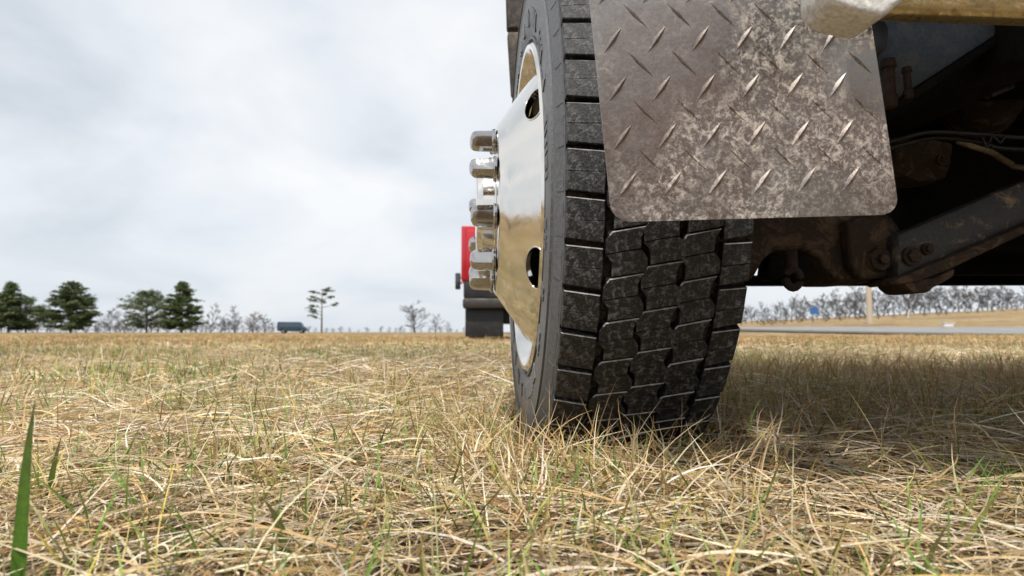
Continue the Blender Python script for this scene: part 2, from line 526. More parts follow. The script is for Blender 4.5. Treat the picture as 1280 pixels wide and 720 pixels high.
def tyre_carcass(name, parent, loc):
    bm = bmesh.new()
    d = 0.017
    prof = [(0.012, 0.306), (0.000, 0.320), (-0.008, 0.337), (-0.0125, 0.360), (-0.0125, 0.395), (-0.0105, 0.432),
            (-0.010, 0.446), (-0.0105, 0.449), (-0.004, 0.464), (0.000, 0.474), (0.004, crown(0) - d)]
    for k in range(1, 12):
        u = TW * k / 12
        prof.append((u, crown(u) - d))
    right = [(TW - x, r) for (x, r) in prof[:11]]
    prof += list(reversed(right))
    b_lathe(bm, prof, 128)
    # raised ring mouldings on the outer sidewall
    for (r0, x0, w) in ((0.331, -0.0085, 0.002), (0.437, -0.0125, 0.002)):
        b_lathe(bm, [(x0, r0 - w), (x0 - 0.0025, r0 - w * 0.5), (x0 - 0.0025, r0 + w * 0.5), (x0 + 0.001, r0 + w)], 128)
    # raised pads of the moulded sidewall band
    rnd = random.Random(5)
    a = 0.0
    while a < 2 * math.pi:
        wdt = rnd.choice((0.018, 0.03, 0.045, 0.024))
        r0, r1 = 0.352 + rnd.uniform(0, .004), 0.386 - rnd.uniform(0, .008)
        pts = []
        for (aa, rr) in ((a, r0), (a + wdt, r0), (a + wdt, r1), (a, r1)):
            pts.append(Vector((-0.0115, -rr * math.cos(aa), rr * math.sin(aa))))
        b_prism(bm, pts, (-0.0026, 0, 0))
        a += wdt + rnd.choice((0.012, 0.02, 0.012, 0.16))
    # buttress notches under the shoulder
    for k in range(NPITCH):
        for (s, xs) in ((-1, 0.0),):
            a0 = 2 * math.pi * (k + 0.10) / NPITCH
            a1 = 2 * math.pi * (k + 0.80) / NPITCH
            pts = [Vector((-0.0075 + (rr - 0.452) * 0.42, -rr * math.cos(aa), rr * math.sin(aa))) for (aa, rr) in ((a0, 0.454), (a1, 0.454), (a1, 0.470), (a0, 0.470))]
            b_prism(bm, pts, (-0.0022, 0, 0))
    for f in bm.faces:
        c = f.calc_center_median()
        r = math.hypot(c.y, c.z)
        f.material_index = 1 if (r > 0.472) else 0
    o = finish(bm, name, [RUB_WALL, RUB_BASE], parent, 28, loc)
    return o

def rib_mesh(name, ul, ur, kind, seed):
    """one tread block: two halves parted by a thin sipe; local frame centred on the hub at angle 0 (toward -Y)"""
    rnd = random.Random(seed)
    bm = bmesh.new()
    p = PITCHLEN
    def put(u, v, dr):
        r = crown(u) - dr
        a = v / TR
        return Vector((u, -r * math.cos(a), r * math.sin(a)))
    if kind == 'shoulder_l':
        halves = [[(0, 0.10), (ur, 0.02), (ur + .0010, 0.468), (0, 0.498)], [(0, 0.506), (ur + .0010, 0.476), (ur, 0.90), (0, 0.965)]]
    elif kind == 'shoulder_r':
        halves = [[(ul, 0.02), (TW, 0.10), (TW, 0.48), (ul - .001, 0.44)], [(ul - .001, 0.455), (TW, 0.495), (TW, 0.955), (ul, 0.93)]]
    else:
        z = 0.0050
        sk = 0.13
        m = (ul + ur) / 2; w = (ur - ul)
        def v(u, t): return t + sk * (u - m) / w
        halves = [[(ul + z, v(ul, .018)), (ur + z, v(ur, .018)), (ur + z, v(ur, .30)), (ur - z * .2, v(ur, .42)), (ur - z, v(ur, .485)), (m, v(m, .50)), (ul - z, v(ul, .485)), (ul - z * .2, v(ul, .42)), (ul + z, v(ul, .30))],
                  [(ul - z, v(ul, .505)), (m, v(m, .52)), (ur - z, v(ur, .505)), (ur - z, v(ur, .78)), (ur - z * .2, v(ur, .90)), (ur + z * .5, v(ur, .978)), (ul + z * .5, v(ul, .978)), (ul - z * .2, v(ul, .90)), (ul - z, v(ul, .78))]]
    D, c = 0.020, 0.0013
    for hv in halves:
        q = [(u + rnd.uniform(-.0004, .0004), t * p + rnd.uniform(-.0004, .0004)) for u, t in hv]
        cu = sum(a for a, b in q) / len(q); cv = sum(b for a, b in q) / len(q)
        hi_half = hv is halves[1]
        ins = []
        for (u, v_) in q:
            du, dv = cu - u, cv - v_
            sipe = (dv > 0) if hi_half else (dv < 0)
            ins.append((u + math.copysign(min(c, abs(du)), du), v_ + math.copysign(min(0.0003 if sipe else c, abs(dv)), dv)))
        lo = [bm.verts.new(put(u, v_, D)) for u, v_ in q]
        mi = [bm.verts.new(put(u, v_, c)) for u, v_ in q]
        to = [bm.verts.new(put(u, v_, 0)) for u, v_ in ins]
        n = len(q)
        for i in range(n):
            j = (i + 1) % n
            bm.faces.new((lo[i], lo[j], mi[j], mi[i]))
            f = bm.faces.new((mi[i], mi[j], to[j], to[i]))
            if hi_half and min(q[i][1], q[j][1]) > cv: f.material_index = 1        # scuffed upper edge, paler to stand for light from above
        bm.faces.new(to)
    me = bpy.data.meshes.new(name)
    bmesh.ops.recalc_face_normals(bm, faces=bm.faces)
    bm.to_mesh(me); bm.free()
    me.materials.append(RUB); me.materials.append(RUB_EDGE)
    return me

RIBS = [(0.0, 0.0500, 'shoulder_l', 0.0), (0.0580, 0.1060, 'c', 0.35), (0.1088, 0.1568, 'c', 0.62), (0.1596, 0.2075, 'c', 0.30), (0.2145, TW, 'shoulder_r', 0.1)]

def add_tread(tyre, singles):
    rest = []
    for ri, (ul, ur, kind, ph) in enumerate(RIBS):
        variants = [rib_mesh('tread_block', ul, ur, kind, 10 * ri + s) for s in range(3)]
        for k in range(NPITCH):
            a = 2 * math.pi * (k + ph) / NPITCH
            a = (a + math.pi) % (2 * math.pi) - math.pi
            me = variants[k % 3]
            if singles and -1.65 < a < 1.75:
                o = bpy.data.objects.new('tread_block', me)
                COL.objects.link(o)
                o.parent = tyre
                o.rotation_euler = (-a, 0, 0)
            else:
                rest.append((me, a))
    bm = bmesh.new()
    for me, a in rest:
        n0 = len(bm.verts)
        bm.from_mesh(me)
        bm.verts.ensure_lookup_table()
        bmesh.ops.rotate(bm, verts=bm.verts[n0:], cent=(0, 0, 0), matrix=Matrix.Rotation(-a, 3, 'X'))
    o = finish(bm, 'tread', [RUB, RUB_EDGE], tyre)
    o['kind'] = 'stuff'

tyre = tyre_carcass('tyre', truck, (0, 0, HZ))
add_tread(tyre, True)

def apply_bool(o, cutter):
    md = o.modifiers.new('cut', 'BOOLEAN')
    md.operation = 'DIFFERENCE'
    md.solver = 'EXACT'
    md.object = cutter
    dg = bpy.context.evaluated_depsgraph_get()
    dg.update()
    me = bpy.data.meshes.new_from_object(o.evaluated_get(dg))
    o.modifiers.remove(md)
    old = o.data
    o.data = me
    cm = cutter.data
    bpy.data.objects.remove(cutter)
    bpy.data.meshes.remove(cm)
    return o

CONE = [(-0.0663, 0.1738), (-0.0555, 0.190), (-0.0450, 0.205), (-0.0340, 0.220), (-0.0230, 0.235), (-0.0125, 0.249), (-0.0035, 0.261), (0.006, 0.272), (0.018, 0.281), (0.034, 0.287), (0.055, 0.290)]
def cone_x(r):
    for (xa, ra), (xb, rb) in zip(CONE, CONE[1:]):
        if ra <= r <= rb: return xa + (xb - xa) * (r - ra) / (rb - ra)
    return CONE[0][0] if r < CONE[0][1] else CONE[-1][0]
HOLES = (39, -33, 111, 183, -105)
def wheel_disc():
    # closed profile: hub face, rounded shoulder, cone, then back
    front = [(-0.074, 0.055), (-0.074, 0.158)]
    for k in range(1, 6):
        a = k / 5 * R(52)
        front.append((-0.074 + 0.020 * (1 - math.cos(a)), 0.158 + 0.020 * math.sin(a)))
    front += CONE[1:]
    back = [(x + 0.012, r - 0.004) for x, r in reversed(front)]
    bm = bmesh.new()
    b_lathe(bm, front + back, 144, closed=True)
    o = finish(bm, 'rim', ALU, None)
    # hand holes: stout round cutters through the cone
    bm = bmesh.new()
    for ang in HOLES:
        a = R(ang)
        rad = Vector((0, -math.cos(a), math.sin(a)))
        tan = Vector((0, math.sin(a), math.cos(a)))
        nrm = (Vector((-0.76, 0, 0)) + rad * 0.65).normalized()
        cc = Vector((-0.0125, 0, 0)) + rad * 0.249
        v2 = nrm.cross(tan).normalized()
        n = 28
        A = [bm.verts.new(cc + nrm * 0.06 + (tan * math.cos(2 * math.pi * k / n) * 0.039 + v2 * math.sin(2 * math.pi * k / n) * 0.026)) for k in range(n)]
        B = [bm.verts.new(cc - nrm * 0.06 + (tan * math.cos(2 * math.pi * k / n) * 0.039 + v2 * math.sin(2 * math.pi * k / n) * 0.026)) for k in range(n)]
        for k in range(n):
            j = (k + 1) % n
            bm.faces.new((A[k], A[j], B[j], B[k]))
        bm.faces.new(list(reversed(A))); bm.faces.new(B)
    cut = finish(bm, 'cutter', ALU, None)
    apply_bool(o, cut)
    bm = bmesh.new()
    bm.from_mesh(o.data)
    # barrel and lip of the rim
    b_lathe(bm, [(0.060, 0.284), (0.055, 0.293), (0.030, 0.298), (0.010, 0.302), (-0.004, 0.307), (-0.0135, 0.312), (-0.0145, 0.319), (-0.009, 0.3235), (0.009, 0.318), (0.02, 0.308), (0.06, 0.300), (0.12, 0.275), (0.2, 0.275), (0.230, 0.300), (0.2365, 0.318), (0.229, 0.318), (0.220, 0.297), (0.19, 0.265), (0.10, 0.265), (0.060, 0.284)], 144)
    for f in bm.faces: f.smooth = True
    bm.normal_update()
    for ed in bm.edges:
        if len(ed.link_faces) == 2 and ed.calc_face_angle(0) > R(32): ed.smooth = False
    bmesh.ops.recalc_face_normals(bm, faces=bm.faces)
    bm.to_mesh(o.data)
    bm.free()
    o.parent = truck
    o.location = (0, 0, HZ)
    return o
rim = wheel_disc()

# bright rolled edge of every hand hole
def hole_ring(ang):
    a = R(ang)
    rad = Vector((0, -math.cos(a), math.sin(a))); tan = Vector((0, math.sin(a), math.cos(a)))
    nrm = (Vector((-0.76, 0, 0)) + rad * 0.65).normalized()
    cc = Vector((-0.0125, 0, 0)) + rad * 0.249
    v2 = nrm.cross(tan).normalized()
    bm = bmesh.new()
    pts = []
    for k in range(37):
        t = 2 * math.pi * k / 36
        q = cc + tan * math.cos(t) * 0.0395 + v2 * math.sin(t) * 0.0265
        # sit on the cone surface at this radius
        r = math.hypot(q.y, q.z)
        q.x = cone_x(r)
        pts.append(q)
    b_tube(bm, pts, 0.0017, 8, cap=False)
    finish(bm, 'hand_hole_edge', ALU, rim, 60)
for a in HOLES: hole_ring(a)

# hub cover between the nuts
bm = bmesh.new()
b_lathe(bm, [(-0.0745, 0.108), (-0.077, 0.106), (-0.0775, 0.096), (-0.0985, 0.0945), (-0.100, 0.092), (-0.0995, 0.086), (-0.108, 0.083), (-0.110, 0.079), (-0.110, 0.0)], 72)
finish(bm, 'hub_cover', ALU, rim, 30)

# lug nut covers
bm = bmesh.new()
def hexring(x, r, n=6, rot=0.0):
    return [bm.verts.new((x, r * math.cos(2 * math.pi * k / n + rot), r * math.sin(2 * math.pi * k / n + rot))) for k in range(n)]
rings = [hexring(-0.002, 0.0235, 24), hexring(-0.006, 0.0238, 24), hexring(-0.0085, 0.0215, 24)]
prof = [(-0.009, 0.0200, 1.0), (-0.036, 0.0192, 1.0), (-0.0415, 0.0184, .95), (-0.0455, 0.0160, .6), (-0.0485, 0.0105, 0.0), (-0.0495, 0.004, 0.0)]
for (x, r, hx) in prof:
    vs = []
    for k in range(24):
        a = 2 * math.pi * k / 24
        aa = (a + math.pi / 6) % (math.pi / 3) - math.pi / 6
        rr = r * (hx * (0.90 / max(math.cos(aa), 0.89)) + (1 - hx) * 0.97)
        vs.append(bm.verts.new((x, rr * math.cos(a), rr * math.sin(a))))
    rings.append(vs)
for a_, b_ in zip(rings, rings[1:]):
    for k in range(24):
        j = (k + 1) % 24
        bm.faces.new((a_[k], a_[j], b_[j], b_[k]))
bm.faces.new(rings[-1])
nut = finish(bm, 'lug_nut', NUT, rim, 24)
for k in range(10):
    a = R(-14 + 36 * k)
    o = nut if k == 0 else nut.copy()
    if k: COL.objects.link(o); o.parent = rim
    o.location = (-0.0735, -0.1429 * math.cos(a), 0.1429 * math.sin(a))
    o.rotation_euler = (R(12 + 31 * k), 0, 0)

# brake drum seen through the hand holes
bm = bmesh.new()
b_lathe(bm, [(0.012, 0.0), (0.012, 0.185), (0.03, 0.205), (0.21, 0.21), (0.24, 0.2), (0.24, 0.06)], 64)
finish(bm, 'brake_drum', STEEL_BROWN, truck, 30, (0, 0, HZ))

# mudguard panels ahead of the tyre are added with the undercarriage

tyre2 = tyre_carcass('tyre', truck, (2.12, 0, HZ))
add_tread(tyre2, False)

# ---- diamond plate mud flap
def mud_flap():
    BL = L(765, 278, 0.735); BR = L(1124, 268, 0.735)
    TLp = L(730, -60, 0.700); TRp = L(1073, -60, 0.700)
    ux = (BR - BL); wd = ux.length; ux.normalize()
    up = (TLp - BL); ht = up.length; up.normalize()
    nr = up.cross(ux).normalized()
    if nr.y > 0: nr = -nr                  # toward the lens
    bm = bmesh.new()
    rad = 0.020
    out2 = []
    for (cx, cy, a0) in ((rad, rad, 180), (wd - rad, rad, 270)):
        for k in range(9):
            a = R(a0 + 90 * k / 8)
            out2.append((cx + rad * math.cos(a), cy + rad * math.sin(a)))
    out2 += [(wd, ht), (0, ht)]
    ext = 0.0
    def W3(u, v, w):                       # gentle bow of a hanging sheet
        b = 0.004 * math.sin(u / wd * 2.6 + 0.4) + 0.003 * math.sin(v * 9)
        lean = (TRp - BR) - up * ht
        return BL + ux * u + up * v + lean * (u / wd) * (v / ht) + nr * (w + b)
    nu, nv = 36, 44
    # sheet as a grid cut to the outline, front and back
    def clampuv(u, v):
        if v < rad:
            if u < rad:
                d = math.hypot(u - rad, v - rad)
                if d > rad: return rad + (u - rad) * rad / d, rad + (v - rad) * rad / d
            if u > wd - rad:
                d = math.hypot(u - wd + rad, v - rad)
                if d > rad: return wd - rad + (u - wd + rad) * rad / d, rad + (v - rad) * rad / d
        return u, v
    grids = []
    for w in (0.0, -0.0035):
        g = []
        for i in range(nu + 1):
            g.append([bm.verts.new(W3(*clampuv(wd * i / nu, ht * (j / nv) ** 1.3), w)) for j in range(nv + 1)])
        grids.append(g)
    A, B = grids
    for i in range(nu):
        for j in range(nv):
            bm.faces.new((A[i][j], A[i + 1][j], A[i + 1][j + 1], A[i][j + 1]))
            bm.faces.new((B[i][j], B[i][j + 1], B[i + 1][j + 1], B[i + 1][j]))
    bd = [(i, 0) for i in range(nu)] + [(nu, j) for j in range(nv)] + [(i, nv) for i in range(nu, 0, -1)] + [(0, j) for j in range(nv, 0, -1)]
    for k in range(len(bd)):
        i, j = bd[k]; i2, j2 = bd[(k + 1) % len(bd)]
        bm.faces.new((A[i][j], B[i][j], B[i2][j2], A[i2][j2]))
    # raised lozenges
    def lozenge(u, v, ang, ln, wdth, hgt):
        c, s = math.cos(ang), math.sin(ang)
        def q(a, b, w):
            uu, vv = u + a * c - b * s, v + a * s + b * c
            uu = min(max(uu, 0.0015), wd - 0.0015); vv = max(vv, 0.0015)
            return bm.verts.new(W3(uu, vv, w))
        n = 5
        top, lft, rgt = [], [], []
        for k in range(n):
            t = -1 + 2 * k / (n - 1)
            h = hgt * (1 - t * t)
            w = wdth * (1 - abs(t) ** 1.5)
            top.append(q(t * ln, 0, h + 0.0001))
            if 0 < k < n - 1:
                lft.append(q(t * ln, w, -0.0003)); rgt.append(q(t * ln, -w, -0.0003))
        L_ = [top[0]] + lft + [top[-1]]; R_ = [top[0]] + rgt + [top[-1]]
        for k in range(n - 1):
            for s_ in (L_, R_):
                vs = [top[k], top[k + 1], s_[k + 1], s_[k]]
                vv = []
                for x in vs:
                    if x not in vv: vv.append(x)
                if len(vv) > 2: bm.faces.new(vv)
    pu, pv = wd / 6.42, 0.0512
    j = 0
    v = 0.040
    while v < ht:
        i = -1
        while i < 8:
            u = 0.021 + i * pu
            if 0.0 < u < wd - 0.0005:
                lozenge(u, v + 0.00015 * i, R(50), 0.0180, 0.0036, 0.0028)
            u2 = u + pu * 0.5 + 0.003
            if 0.004 < u2 < wd - 0.003 and v + pv / 2 < ht:
                lozenge(u2, v + pv / 2, R(-47), 0.0180, 0.0030, 0.0008)
            i += 1
        v += pv
        j += 1
    o = finish(bm, 'mud_flap', PLATE, truck, 50)
    return o
mud_flap()

# ---- undercarriage
def slab(name, pix, d, thick, mat, bev=0.006, seg=2, d_of=None, parent=truck, fwd=1):
    bm = bmesh.new()
    pts = []
    for (px, py) in pix:
        pts.append(L(px, py, d_of(px, py) if d_of else d))
    b_prism(bm, pts, (0, thick * fwd, 0))
    bmesh.ops.recalc_face_normals(bm, faces=bm.faces)
    if bev: b_bevel(bm, bev, seg)
    return finish(bm, name, mat, parent, 40)

# bumper bar across the tail: folded aluminium with a lip
def tail_bar():
    p0 = L(1075, 27, 0.665)
    bm = bmesh.new()
    x0, x1 = p0.x, p0.x + 1.25
    y, z = p0.y, p0.z + 0.010
    prof = [(y, z), (y + 0.02, z), (y + 0.02, z + 0.012), (y - 0.045, z + 0.13), (y - 0.060, z + 0.13), (y - 0.050, z + 0.105), (y - 0.005, z + 0.010), (y - 0.004, z + 0.005)]
    a = [bm.verts.new((x0, q[0], q[1])) for q in prof]
    b = [bm.verts.new((x1, q[0], q[1])) for q in prof]
    n = len(prof)
    for i in range(n):
        j = (i + 1) % n
        bm.faces.new((a[i], a[j], b[j], b[i]))
    bm.faces.new(a); bm.faces.new(list(reversed(b)))
    bmesh.ops.recalc_face_normals(bm, faces=bm.faces)
    b_bevel(bm, 0.0025, 2)
    finish(bm, 'tail_bar', BAR, truck, 40)
tail_bar()

# cast end fitting of the bar, a rounded lump
def end_casting():
    d = 0.605
    pix = [(1000, -90), (996, -10), (998, 24), (1008, 37), (1034, 46), (1062, 52), (1086, 34), (1116, 4), (1150, -24), (1168, -90)]
    bm = bmesh.new()
    pts = [L(px, py, d) for px, py in pix]
    b_prism(bm, pts, (0, -0.05, 0))
    bmesh.ops.recalc_face_normals(bm, faces=bm.faces)
    b_bevel(bm, 0.007, 3, 10)
    for v in bm.verts:
        v.co += Vector((0, 0, 1)) * 0.0016 * mnoise.noise(v.co * 38)
        v.co.y += 0.0025 * mnoise.noise(v.co * 25 + Vector((3, 1, 2)))
    o = finish(bm, 'end_casting', CAST, truck, 60)
    return o
end_casting()

# segmented mudguard seen past the top of the tyre
for (y0, y1, xa, xb, dep) in ((39, 119, 634.5, 639.5, 1.93), (-36, 36, 632, 634, 1.95), (-110, -39, 632, 632, 1.93), (-180, -113, 633, 632, 1.86)):
    slab('mudguard_panel', [(xa, y0), (xb, y1), (690, y1), (690, y0)], dep, 0.035, MUDG, 0.008, 3)
# blue side plate behind the flap
slab('side_plate', [(1088, 22), (1290, 22), (1262, 33), (1134, 116), (1118, 126), (1100, 118)], 0.95, 0.012, BLUE_PAINT, 0.003)
slab('plate_flange', [(1118, 127), (1134, 117), (1262, 34), (1292, 22), (1310, 22), (1268, 42), (1138, 127), (1122, 136)], 0.945, 0.05, STEEL_DARK, 0.003)
# rubber stop and rusty bolts
slab('bump_stop', [(1086, 24), (1108, 24), (1113, 36), (1111, 56), (1102, 68), (1090, 70)], 0.92, 0.03, HOSE, 0.006)
for (px, py0, py1, w) in ((1110, 74, 134, 0.011), (1133, 84, 122, 0.007)):
    bm = bmesh.new()
    a, b = L(px, py0, 0.93), L(px + 3, py1, 0.93)
    b_tube(bm, [a, a.lerp(b, .18), a.lerp(b, .2), a.lerp(b, .75), a.lerp(b, .76), b], [w * .8, w, w * .7, w * .75, w, w * .85], 8)
    finish(bm, 'rusty_bolt', RUST, truck, 40)

# deck and frame overhead: they keep the daylight off the grass below
def box_part(name, lo, hi, mat, bev=0.006):
    bm = bmesh.new()
    b_box(bm, lo, hi)
    bmesh.ops.recalc_face_normals(bm, faces=bm.faces)
    b_bevel(bm, bev, 2)
    return finish(bm, name, mat, truck, 40)
box_part('deck', (0.27, -1.12, 0.90), (2.6, 1.0, 1.02), STEEL_DARK, 0.01)
box_part('bed_body', (0.17, -0.92, 1.025), (2.6, 1.0, 1.45), BLUE_PAINT, 0.02)
_h = L(735, -58, 0.702)
box_part('flap_hanger', (_h.x + 0.01, _h.y - 0.004, _h.z - 0.03), (_h.x + 0.32, _h.y + 0.02, _h.z + 0.03), STEEL_DARK, 0.004)
for dx_ in (0.12, 0.27):
    box_part('flap_strut', (_h.x + dx_, _h.y + 0.022, _h.z - 0.02), (_h.x + dx_ + 0.03, _h.y + 0.04, 0.898), STEEL_DARK, 0.003)
for z_ in (0.98, 1.16):
    box_part('mudguard_arm', (0.06, 0.60, z_), (0.30, 0.64, z_ + 0.03), STEEL_DARK, 0.003)
box_part('shade_pan', (0.76, -0.45, 0.70), (1.71, 0.98, 0.76), STEEL_DARK, 0.01)  # pan added under the deck to darken the ground below
box_part('shade_pan', (1.81, -0.45, 0.70), (2.58, 0.98, 0.76), STEEL_DARK, 0.01)  # second added pan, same shading purpose
box_part('frame_rail', (0.62, -0.50, 0.58), (0.70, 0.95, 0.84), STEEL_DARK)
box_part('frame_rail', (1.72, -0.50, 0.58), (1.80, 0.95, 0.84), STEEL_DARK)
box_part('side_shade_box', (1.95, -0.2, 0.28), (2.5, 0.9, 0.88), STEEL_DARK, 0.02)  # added box out of view, shuts out light from the right
# differential housing and tank behind the axle
bm = bmesh.new()
b_lathe(bm, [(-0.30, 0.02), (-0.29, 0.16), (-0.2, 0.20), (0.2, 0.20), (0.29, 0.16), (0.30, 0.02)], 28)
finish(bm, 'air_tank', STEEL_DARK, truck, 35, (1.2, 0.35, 0.66))
# wall of the mid body across the frame
slab('body_crossmember', [(960, -60), (1700, -60), (1700, 343), (960, 343)], 1.95, 0.06, STEEL_DARK, 0.01)
slab('cross_tube', [(905, 344), (1700, 341), (1700, 355), (905, 357)], 2.2, 0.05, STEEL_DARK, 0.008)
slab('cross_tube_strip', [(1160, 340.5), (1700, 338.5), (1700, 342), (1160, 344)], 2.18, 0.02, STEEL_ARM, 0.002)
slab('light_strip', [(1188, 231), (1236, 230), (1236, 234), (1188, 235)], 1.8, 0.02, BUMPER, 0.001)

# axle beam with its rounded end plate
slab('axle', [(905, 262), (1100, 262), (1118, 272), (1131, 292), (1133, 318), (1127, 340), (1112, 350), (1086, 352), (1052, 352), (1034, 340), (1024, 322), (1008, 312), (968, 313), (955, 326), (942, 350), (905, 352)], 1.22, 0.16, STEEL_BROWN, 0.010, 3)
slab('axle_end_plate', [(1058, 275), (1100, 268), (1120, 278), (1130, 300), (1128, 334), (1112, 347), (1078, 350), (1064, 330)], 1.19, 0.03, STEEL_BROWN, 0.008, 3)
bm = bmesh.new()
c0 = L(1097, 325, 1.19)
b_tube(bm, [c0, c0 + Vector((0, -0.012, 0))], [0.022, 0.019], 16)
b_tube(bm, [c0, c0 + Vector((0, -0.022, 0))], [0.010, 0.009], 6)
finish(bm, 'pivot_bolt', STEEL_BROWN, truck, 30)
# sloping torque arm with a folded lower edge
def dd(px, py): return 1.16
slab('torque_arm', [(1122, 293), (1280, 226), (1500, 132), (1500, 186), (1280, 280), (1122, 347)], 0, 0.035, STEEL_ARM, 0.006, 2, dd)
slab('torque_arm_flange', [(1122, 348), (1280, 281), (1500, 187), (1500, 200), (1280, 293), (1190, 336), (1150, 352), (1122, 356)], 0, 0.09, STEEL_BROWN, 0.006, 2, lambda px, py: dd(px, py) - 0.018)
slab('arm_foot', [(1128, 348), (1168, 347), (1196, 334), (1194, 346), (1168, 360), (1162, 366), (1142, 366), (1132, 358)], 1.15, 0.08, STEEL_BROWN, 0.006)
# bracket and hanger above
slab('hanger_bracket', [(1118, 176), (1132, 172), (1172, 174), (1194, 178), (1190, 206), (1184, 224), (1150, 228), (1136, 222), (1120, 216)], 1.28, 0.07, STEEL_BROWN, 0.008)
slab('hanger', [(1128, 226), (1186, 224), (1184, 262), (1170, 290), (1130, 300), (1122, 262)], 1.36, 0.05, STEEL_DARK, 0.006)
# eye bolt and black link below the axle
bm = bmesh.new()
a, b = L(988, 314, 1.18), L(990, 340, 1.18)
b_tube(bm, [a, b], 0.011, 10)
c = L(991, 348, 1.18)
ring = [c + Vector((0.013 * math.cos(t), 0, 0.016 * math.sin(t))) for t in [2 * math.pi * k / 16 for k in range(17)]]
b_tube(bm, ring, 0.0075, 8, cap=False)
finish(bm, 'eye_bolt', RUST, truck, 40)
slab('link', [(962, 318), (984, 316), (984, 344), (972, 350), (958, 348)], 1.24, 0.05, STEEL_DARK, 0.008)
slab('shackle', [(996, 318), (1014, 318), (1018, 344), (1006, 356), (996, 352)], 1.22, 0.04, STEEL_DARK, 0.008)
slab('brake_spider', [(905, 190), (1002, 180), (1040, 262), (905, 270)], 1.33, 0.06, STEEL_BROWN, 0.01)
box_part('underside_shade_box', (0.78, 0.18, 0.42), (1.66, 0.56, 0.60), STEEL_DARK, 0.05)  # low box added between the rails to deepen the darkness underneath
bm = bmesh.new()
b_lathe(bm, [(-0.07, 0.0), (-0.07, 0.045), (-0.055, 0.066), (-0.008, 0.070), (-0.006, 0.078), (0.006, 0.078), (0.008, 0.070), (0.05, 0.062), (0.065, 0.03), (0.065, 0.0)], 28)
bmesh.ops.rotate(bm, verts=bm.verts, cent=(0, 0, 0), matrix=Matrix.Rotation(R(75), 3, 'Z'))
ch_ = finish(bm, 'brake_chamber', STEEL_BROWN, truck, 30, L(1225, 130, 1.5))
for (px, py, dd_, rr) in ((1140, 320, 1.155, .011), (1160, 311, 1.155, .007), (1178, 200, 1.275, .007)):
    c = L(px, py, dd_)
    bm = bmesh.new()
    b_tube(bm, [c + Vector((0, .004, 0)), c + Vector((0, -.002, 0))], [rr * 1.5, rr * 1.5], 14)
    b_tube(bm, [c, c + Vector((0, -.008, 0))], [rr, rr * .95], 6)
    finish(bm, 'frame_bolt', STEEL_BROWN, truck, 30)
# hoses and wires
def hose(name, pix, d, r, mat):
    pts = []
    q = [L(px, py, d) for px, py in pix]
    for i in range(len(q) - 1):
        p0, p1, p2, p3 = q[max(i - 1, 0)], q[i], q[i + 1], q[min(i + 2, len(q) - 1)]
        for k in range(6):
            t = k / 6
            pts.append(0.5 * ((2 * p1) + (p2 - p0) * t + (2 * p0 - 5 * p1 + 4 * p2 - p3) * t * t + (3 * p1 - p0 - 3 * p2 + p3) * t ** 3))
    pts.append(q[-1])
    bm = bmesh.new()
    b_tube(bm, pts, r, 8)
    return finish(bm, name, mat, truck, 60)
hose('brake_hose', [(1095, 182), (1130, 172), (1165, 165), (1225, 168), (1300, 172), (1420, 160)], 1.18, 0.0045, HOSE)
hose('brake_hose', [(1095, 190), (1130, 180), (1170, 172), (1230, 178), (1260, 186), (1420, 190)], 1.20, 0.0045, HOSE)
hose('air_line', [(1196, 176), (1215, 183), (1240, 191), (1262, 204), (1285, 210), (1420, 215)], 1.25, 0.0055, CREAM)
hose('air_line', [(1228, 172), (1234, 184), (1240, 170), (1250, 178), (1256, 170)], 1.17, 0.0022, HOSE)
slab('cable_tab', [(1238, 116), (1246, 108), (1268, 105), (1270, 109), (1256, 115), (1242, 121)], 1.3, 0.02, BUMPER, 0.002)

# ---------------------------------------------------------------- grass
ax_r = Vector((math.cos(RZ), math.sin(RZ), 0)); ax_f = Vector((-math.sin(RZ), math.cos(RZ), 0))
def in_tyre(Pts, pad=0.004):
    q = Pts - np.array([0.0369, 1.375, HZ])
    X = q[..., 0] * ax_r.x + q[..., 1] * ax_r.y
    Y = q[..., 0] * ax_f.x + q[..., 1] * ax_f.y
    r = np.hypot(Y, q[..., 2])
    return (X > -0.022 - pad) & (X < TW + 0.02) & (r < TR + pad)

DRY = np.array([[.56, .425, .235], [.66, .545, .37], [.48, .34, .16], [.74, .645, .485], [.55, .38, .15], [.33, .20, .095], [.62, .475, .255]])
GREEN = np.array([[.11, .20, .035], [.165, .26, .05], [.24, .30, .07], [.085, .14, .03], [.42, .36, .07]])

def field_noise(x, y, s, seed):
    r = np.random.default_rng(seed)
    v = np.zeros_like(x)
    for k in range(7):
        a = r.uniform(0, 6.28); f = s * r.uniform(.5, 2.2); ph = r.uniform(0, 6.28)
        v += np.sin((x * math.cos(a) + y * math.sin(a)) * f + ph)
    return v / 7 * 1.9

